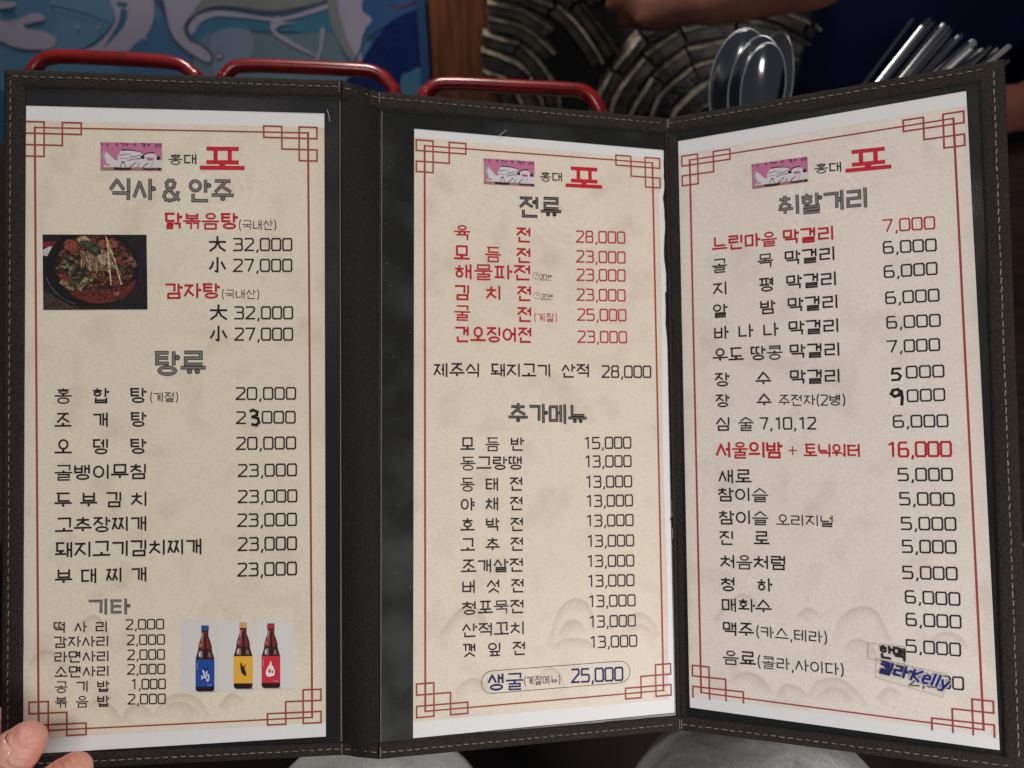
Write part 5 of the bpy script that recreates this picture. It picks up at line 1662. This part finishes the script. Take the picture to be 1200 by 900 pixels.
# ------------------------------------------------------------------ person across the table, navy shirt, forearm over the top of the picture
M_NAVY = mat('navy_cotton', lin(12, 17, 52), 0.9, spec=0.15, col2=lin(8, 11, 36), nscale=6, bump=0.5, bscale=300)
M_SKIN = mat('skin', lin(216, 160, 144), 0.45, col2=lin(198, 128, 112), nscale=30, bump=0.5, bscale=420, spec=0.45, stretch=(1, 1, 2.2))
def creases(m):
    nt = m.node_tree
    b2 = nt.nodes['Principled BSDF']
    tc = nt.nodes.new('ShaderNodeTexCoord')
    mp = nt.nodes.new('ShaderNodeMapping')
    mp.inputs['Rotation'].default_value = (R(-50), R(0), R(0))
    mp2 = nt.nodes.new('ShaderNodeMapping')
    mp2.inputs['Rotation'].default_value = (0, 0, R(-46))
    nt.links.new(tc.outputs['Object'], mp.inputs['Vector'])
    nt.links.new(mp.outputs[0], mp2.inputs['Vector'])
    wv = nt.nodes.new('ShaderNodeTexWave')
    wv.inputs['Scale'].default_value = 95
    wv.inputs['Distortion'].default_value = 7.0
    wv.inputs['Detail'].default_value = 4.0
    wv.inputs['Detail Scale'].default_value = 1.6
    nt.links.new(mp2.outputs[0], wv.inputs['Vector'])
    ns = nt.nodes.new('ShaderNodeTexVoronoi')
    ns.inputs['Scale'].default_value = 1500
    nt.links.new(tc.outputs['Object'], ns.inputs['Vector'])
    ad = nt.nodes.new('ShaderNodeMath')
    ad.operation = 'MULTIPLY_ADD'
    ad.inputs[1].default_value = 0.25
    nt.links.new(ns.outputs['Distance'], ad.inputs[0])
    nt.links.new(wv.outputs['Fac'], ad.inputs[2])
    bp = nt.nodes.new('ShaderNodeBump')
    bp.inputs['Strength'].default_value = 0.55
    bp.inputs['Distance'].default_value = 0.0005
    nt.links.new(ad.outputs[0], bp.inputs['Height'])
    nt.links.new(bp.outputs[0], b2.inputs['Normal'])


creases(M_SKIN)
M_SKIN.node_tree.nodes['Principled BSDF'].inputs['Subsurface Weight'].default_value = 0.12
M_SKIN.node_tree.nodes['Principled BSDF'].inputs['Subsurface Radius'].default_value = (0.012, 0.005, 0.003)
guest = thing('person', 'person in a navy T-shirt sitting across the table with a forearm above the tiles', 'person', Vector((0.60, 1.32, 0)))


def blend(mb, name, m, parent, voxel, smooth_it=6, base=None):
    o = mb.build(name, m, parent, smooth=True, base=base)
    rm = o.modifiers.new('one_skin', 'REMESH')
    rm.mode = 'VOXEL'
    rm.voxel_size = voxel
    rm.use_smooth_shade = True
    sm = o.modifiers.new('soften', 'SMOOTH')
    sm.factor = 0.5
    sm.iterations = smooth_it
    return o


mb = MB()
ctr = Vector((0.61, 1.36, 0))
mb.tube([ctr + Vector((0, 0, 0.42)), ctr + Vector((0, -0.02, 0.62)), ctr + Vector((0, -0.03, 0.85)), ctr + Vector((0, -0.02, 1.02)), ctr + Vector((0, 0, 1.10)), ctr + Vector((0, 0, 1.18))],
        [0.22, 0.25, 0.27, 0.25, 0.13, 0.07], 24, round_end=True, flat=0.62, up=(0, 1, 0))
sh = Vector((0.36, 1.32, 1.03))
el = atY(845, -35, 1.02)
el2 = Vector((0.34, 1.18, 0.92))
mb.tube([sh, el2 + Vector((0, 0.04, 0.03)), el2], [0.075, 0.068, 0.062], 16, round_end=True)
mb.tube([Vector((0.80, 1.33, 1.03)), Vector((0.88, 1.26, 0.92)), Vector((0.88, 1.20, 0.88))], [0.075, 0.066, 0.06], 16, round_end=True)
shirt = blend(mb, 'shirt', M_NAVY, guest, 0.012, 8)
mb = MB()
mb.tube([ctr + Vector((0, 0, 1.10)), ctr + Vector((0, -0.01, 1.22)), ctr + Vector((0, -0.02, 1.30))], [0.055, 0.052, 0.07], 14, round_end=True)
mb.tube([ctr + Vector((0, -0.02, 1.27)), ctr + Vector((0, -0.04, 1.36)), ctr + Vector((0, -0.02, 1.46))], [0.065, 0.085, 0.07], 18, round_end=True)
# arm: upper arm inside the sleeve, forearm toward the left over the tiles, hand
w0 = atY(960, -8, 1.00)
w1 = atY(830, 2, 0.93)
w2 = atY(765, 8, 0.91)
mb.tube([el2 + Vector((0, 0.02, 0)), w0 + Vector((0, 0, 0.01)), w1], [0.045, 0.030, 0.026], 14, round_end=True)
mb.tube([w1, w2], [0.027, 0.036], 14, round_end=True, flat=0.7)
for k, (ox, oy, l_) in enumerate(((-14, 14, 1.0), (-20, 2, 1.1), (-20, -12, 1.05), (-16, -26, 0.9))):
    f0 = atY(752, 10 - k * 9, 0.905)
    f1 = atY(752 + ox * l_, 10 - k * 9 + oy * 0.5, 0.90)
    f2 = atY(752 + ox * 1.7 * l_, 10 - k * 9 + oy * 0.9 + 4, 0.905)
    mb.tube([f0, f1, f2], [0.0105, 0.0095, 0.008], 10, round_end=True)
mb.tube([atY(790, 18, 0.90), atY(770, 25, 0.885), atY(752, 25, 0.88)], [0.013, 0.0115, 0.009], 10, round_end=True)
# other arm resting lower at the right edge
mb.tube([Vector((0.88, 1.22, 0.88)), atY(1240, 118, 1.06), atY(1212, 122, 0.99), atY(1196, 126, 0.93), atY(1150, 132, 0.90)], [0.042, 0.038, 0.034, 0.028, 0.03], 14, round_end=True)
mb.tube([ctr + Vector((0.0, 0, 0.45)), ctr + Vector((0, 0, 1.12))], [0.12, 0.10], 14, round_end=True, flat=0.6, up=(0, 1, 0))
body = blend(mb, 'body', mat('dimmed_skin', lin(120, 78, 64), 0.6, spec=0.2, col2=lin(100, 60, 48), nscale=20), guest, 0.006, 5)  # skin colour darkened to stand in for the dim light there
mb = MB()
for s in (-1, 1):
    mb.tube([ctr + Vector((0.09 * s, 0, 0.44)), ctr + Vector((0.13 * s, -0.36, 0.46)), ctr + Vector((0.13 * s, -0.38, 0.05))], [0.085, 0.07, 0.05], 14, round_end=True)
mb.tube([ctr + Vector((0, 0, 0.40)), ctr + Vector((0, 0, 0.52))], [0.17, 0.17], 16, round_end=True, flat=0.65, up=(0, 1, 0))
blend(mb, 'trousers', mat('black_trousers', lin(24, 24, 28), 0.9), guest, 0.015, 5)
mb = MB()
hc = ctr + Vector((0, 0.0, 1.40))
mb.tube([hc + Vector((0, 0.02, -0.03)), hc + Vector((0, 0.015, 0.05)), hc + Vector((0, 0.0, 0.085))], [0.088, 0.088, 0.06], 18, round_end=True)
mb.build('hair', mat('black_hair', lin(18, 16, 16), 0.5, bump=0.6, bscale=200, stretch=(6, 6, 1)), guest, smooth=True)
mb = MB()
mb.box((0.61, 1.36, 0.36), 0.42, 0.40, 0.05)
for sx in (-0.18, 0.18):
    for sy in (-0.17, 0.17):
        mb.box((0.61 + sx, 1.36 + sy, 0.17), 0.035, 0.035, 0.33)
o = mb.build('stool', M_TABLE, base=Vector((0.61, 1.36, 0)))
tag(o, 'dark wooden stool under the person in the navy shirt', 'stool')

# ------------------------------------------------------------------ the person holding the menu: grey denim lap and left hand
holdp = thing('person', 'person in grey denim trousers gripping the lower left corner of the menu', 'person', Vector((0.0, -0.05, 0)))


def denim():
    m = mat('grey_denim', lin(170, 170, 168), 0.85, sheen=0.15)
    nt = m.node_tree
    b2 = nt.nodes['Principled BSDF']
    tc = nt.nodes.new('ShaderNodeTexCoord')
    mp = nt.nodes.new('ShaderNodeMapping')
    mp.inputs['Rotation'].default_value = (0, 0, R(35))
    nt.links.new(tc.outputs['Object'], mp.inputs['Vector'])
    wv = nt.nodes.new('ShaderNodeTexWave')
    wv.inputs['Scale'].default_value = 260
    wv.inputs['Distortion'].default_value = 3.0
    wv.inputs['Detail'].default_value = 3.0
    wv.inputs['Detail Scale'].default_value = 2.0
    nt.links.new(mp.outputs[0], wv.inputs['Vector'])
    ns = nt.nodes.new('ShaderNodeTexNoise')
    ns.inputs['Scale'].default_value = 380
    nt.links.new(tc.outputs['Object'], ns.inputs['Vector'])
    ad = nt.nodes.new('ShaderNodeMath')
    ad.operation = 'ADD'
    nt.links.new(wv.outputs['Fac'], ad.inputs[0])
    nt.links.new(ns.outputs['Fac'], ad.inputs[1])
    mr = nt.nodes.new('ShaderNodeMapRange')
    mr.inputs[1].default_value = 0.4
    mr.inputs[2].default_value = 1.5
    nt.links.new(ad.outputs[0], mr.inputs[0])
    mx = nt.nodes.new('ShaderNodeMix')
    mx.data_type = 'RGBA'
    mx.inputs['A'].default_value = lin(184, 185, 187)
    mx.inputs['B'].default_value = lin(242, 242, 238)
    nt.links.new(mr.outputs[0], mx.inputs['Factor'])
    nt.links.new(mx.outputs['Result'], b2.inputs['Base Color'])
    bp = nt.nodes.new('ShaderNodeBump')
    bp.inputs['Strength'].default_value = 0.5
    bp.inputs['Distance'].default_value = 0.0005
    nt.links.new(ad.outputs[0], bp.inputs['Height'])
    nw = nt.nodes.new('ShaderNodeTexNoise')
    nw.inputs['Scale'].default_value = 16
    nw.inputs['Detail'].default_value = 3
    nw.inputs['Distortion'].default_value = 0.5
    nt.links.new(tc.outputs['Object'], nw.inputs['Vector'])
    bw = nt.nodes.new('ShaderNodeBump')
    bw.inputs['Strength'].default_value = 0.6
    bw.inputs['Distance'].default_value = 0.02
    nt.links.new(nw.outputs['Fac'], bw.inputs['Height'])
    nt.links.new(bw.outputs[0], bp.inputs['Normal'])
    nt.links.new(bp.outputs[0], b2.inputs['Normal'])
    return m


mb = MB()
for px, rx, back in ((440, 0.098, -0.10), (890, 0.108, 0.10)):
    knee = L(px, 1012 if px < 600 else 1003, 0.50)
    hip = Vector((back, -0.22, knee.z + 0.0))
    foot = Vector((knee.x * 1.1, knee.y + 0.02, 0.06))
    mb.tube([hip, hip.lerp(knee, 0.5), knee], [0.095, 0.092, rx * 0.87], 24, round_end=True)
    mb.tube([knee - Vector((0, 0.01, 0.04)), knee.lerp(foot, 0.5), foot], [0.07, 0.062, 0.05], 18, round_end=True)
mb.tube([Vector((-0.12, -0.24, 0.56)), Vector((0.12, -0.24, 0.56))], [0.12, 0.12], 20, round_end=True)
blend(mb, 'trousers', denim(), holdp, 0.008, 6)

# left hand: palm and wrist outside the left foot of the folder, thumb and forefinger on the front, three fingers behind
HZ = 0.334
mb = MB()
h = lambda x, y, z=HZ: L(x, y, z)
mb.tube([h(-150, 1130, 0.36), h(-95, 1060, 0.352), h(-50, 1000, 0.345)], [0.026, 0.034, 0.030], 18, round_end=True, flat=0.6)
mb.tube([h(-420, 1420, 0.40), h(-260, 1250, 0.38), h(-150, 1130, 0.36)], [0.036, 0.031, 0.027], 18, round_end=True, flat=0.8)
mb.tube([h(-100, 1030, 0.340), h(-48, 952, 0.331), h(0, 899, 0.3275), h(24, 876, 0.3285), h(31, 869, 0.3295)], [0.0125, 0.0118, 0.0103, 0.0098, 0.0086], 16, round_end=True)
mb.tube([h(-60, 1050, 0.338), h(0, 975, 0.329), h(52, 930, 0.3275), h(79, 909, 0.3285), h(87, 902, 0.3295)], [0.0118, 0.0102, 0.0092, 0.0085, 0.0076], 16, round_end=True)
for k in range(3):
    y = 985 - 38 * k
    mb.tube([h(-90 - 8 * k, 1060 - 30 * k, 0.362), h(-34 - 4 * k, y - 20, 0.374), h(12, y - 60, 0.371), h(34 - 4 * k, y - 78, 0.3665)], [0.0112, 0.0102, 0.0092, 0.0080], 14, round_end=True)
hand = blend(mb, 'hand', M_SKIN, holdp, 0.0011, 7)
hand['label'] = 'bare left hand with thumb and forefinger on the folder corner'
# nail of the upper finger
M_NAIL = mat('finger_nail', lin(214, 160, 146), 0.25, spec=0.6)


def nail(c, along, across, nrm, w, l_):
    mb = MB()
    n, m_ = 8, 8
    ids = []
    for j in range(m_ + 1):
        v = -1 + 2 * j / m_
        row = []
        for i in range(n + 1):
            u = -1 + 2 * i / n
            ww = w * (1 - 0.35 * abs(v) ** 4)
            row.append(mb.vert(c + along * (l_ * v) + across * (ww * u) - nrm * (0.0026 * u * u + 0.0006 * v * v)))
        ids.append(row)
    for j in range(m_):
        for i in range(n):
            mb.face((ids[j][i], ids[j][i + 1], ids[j + 1][i + 1], ids[j + 1][i]))
    o = mb.build('finger_nail', M_NAIL, holdp, smooth=True)
    s_ = o.modifiers.new('thickness', 'SOLIDIFY')
    s_.thickness = 0.0004


rot = MW.to_3x3()
al = rot @ Vector((0.66, 0.74, -0.02)).normalized()
nr = rot @ Vector((-0.38, 0.36, 0.86)).normalized()
ac = al.cross(nr).normalized()
nr = ac.cross(al).normalized()
nail(h(18, 882, 0.3288) + nr * 0.0109, al, ac, nr, 0.0062, 0.0075)
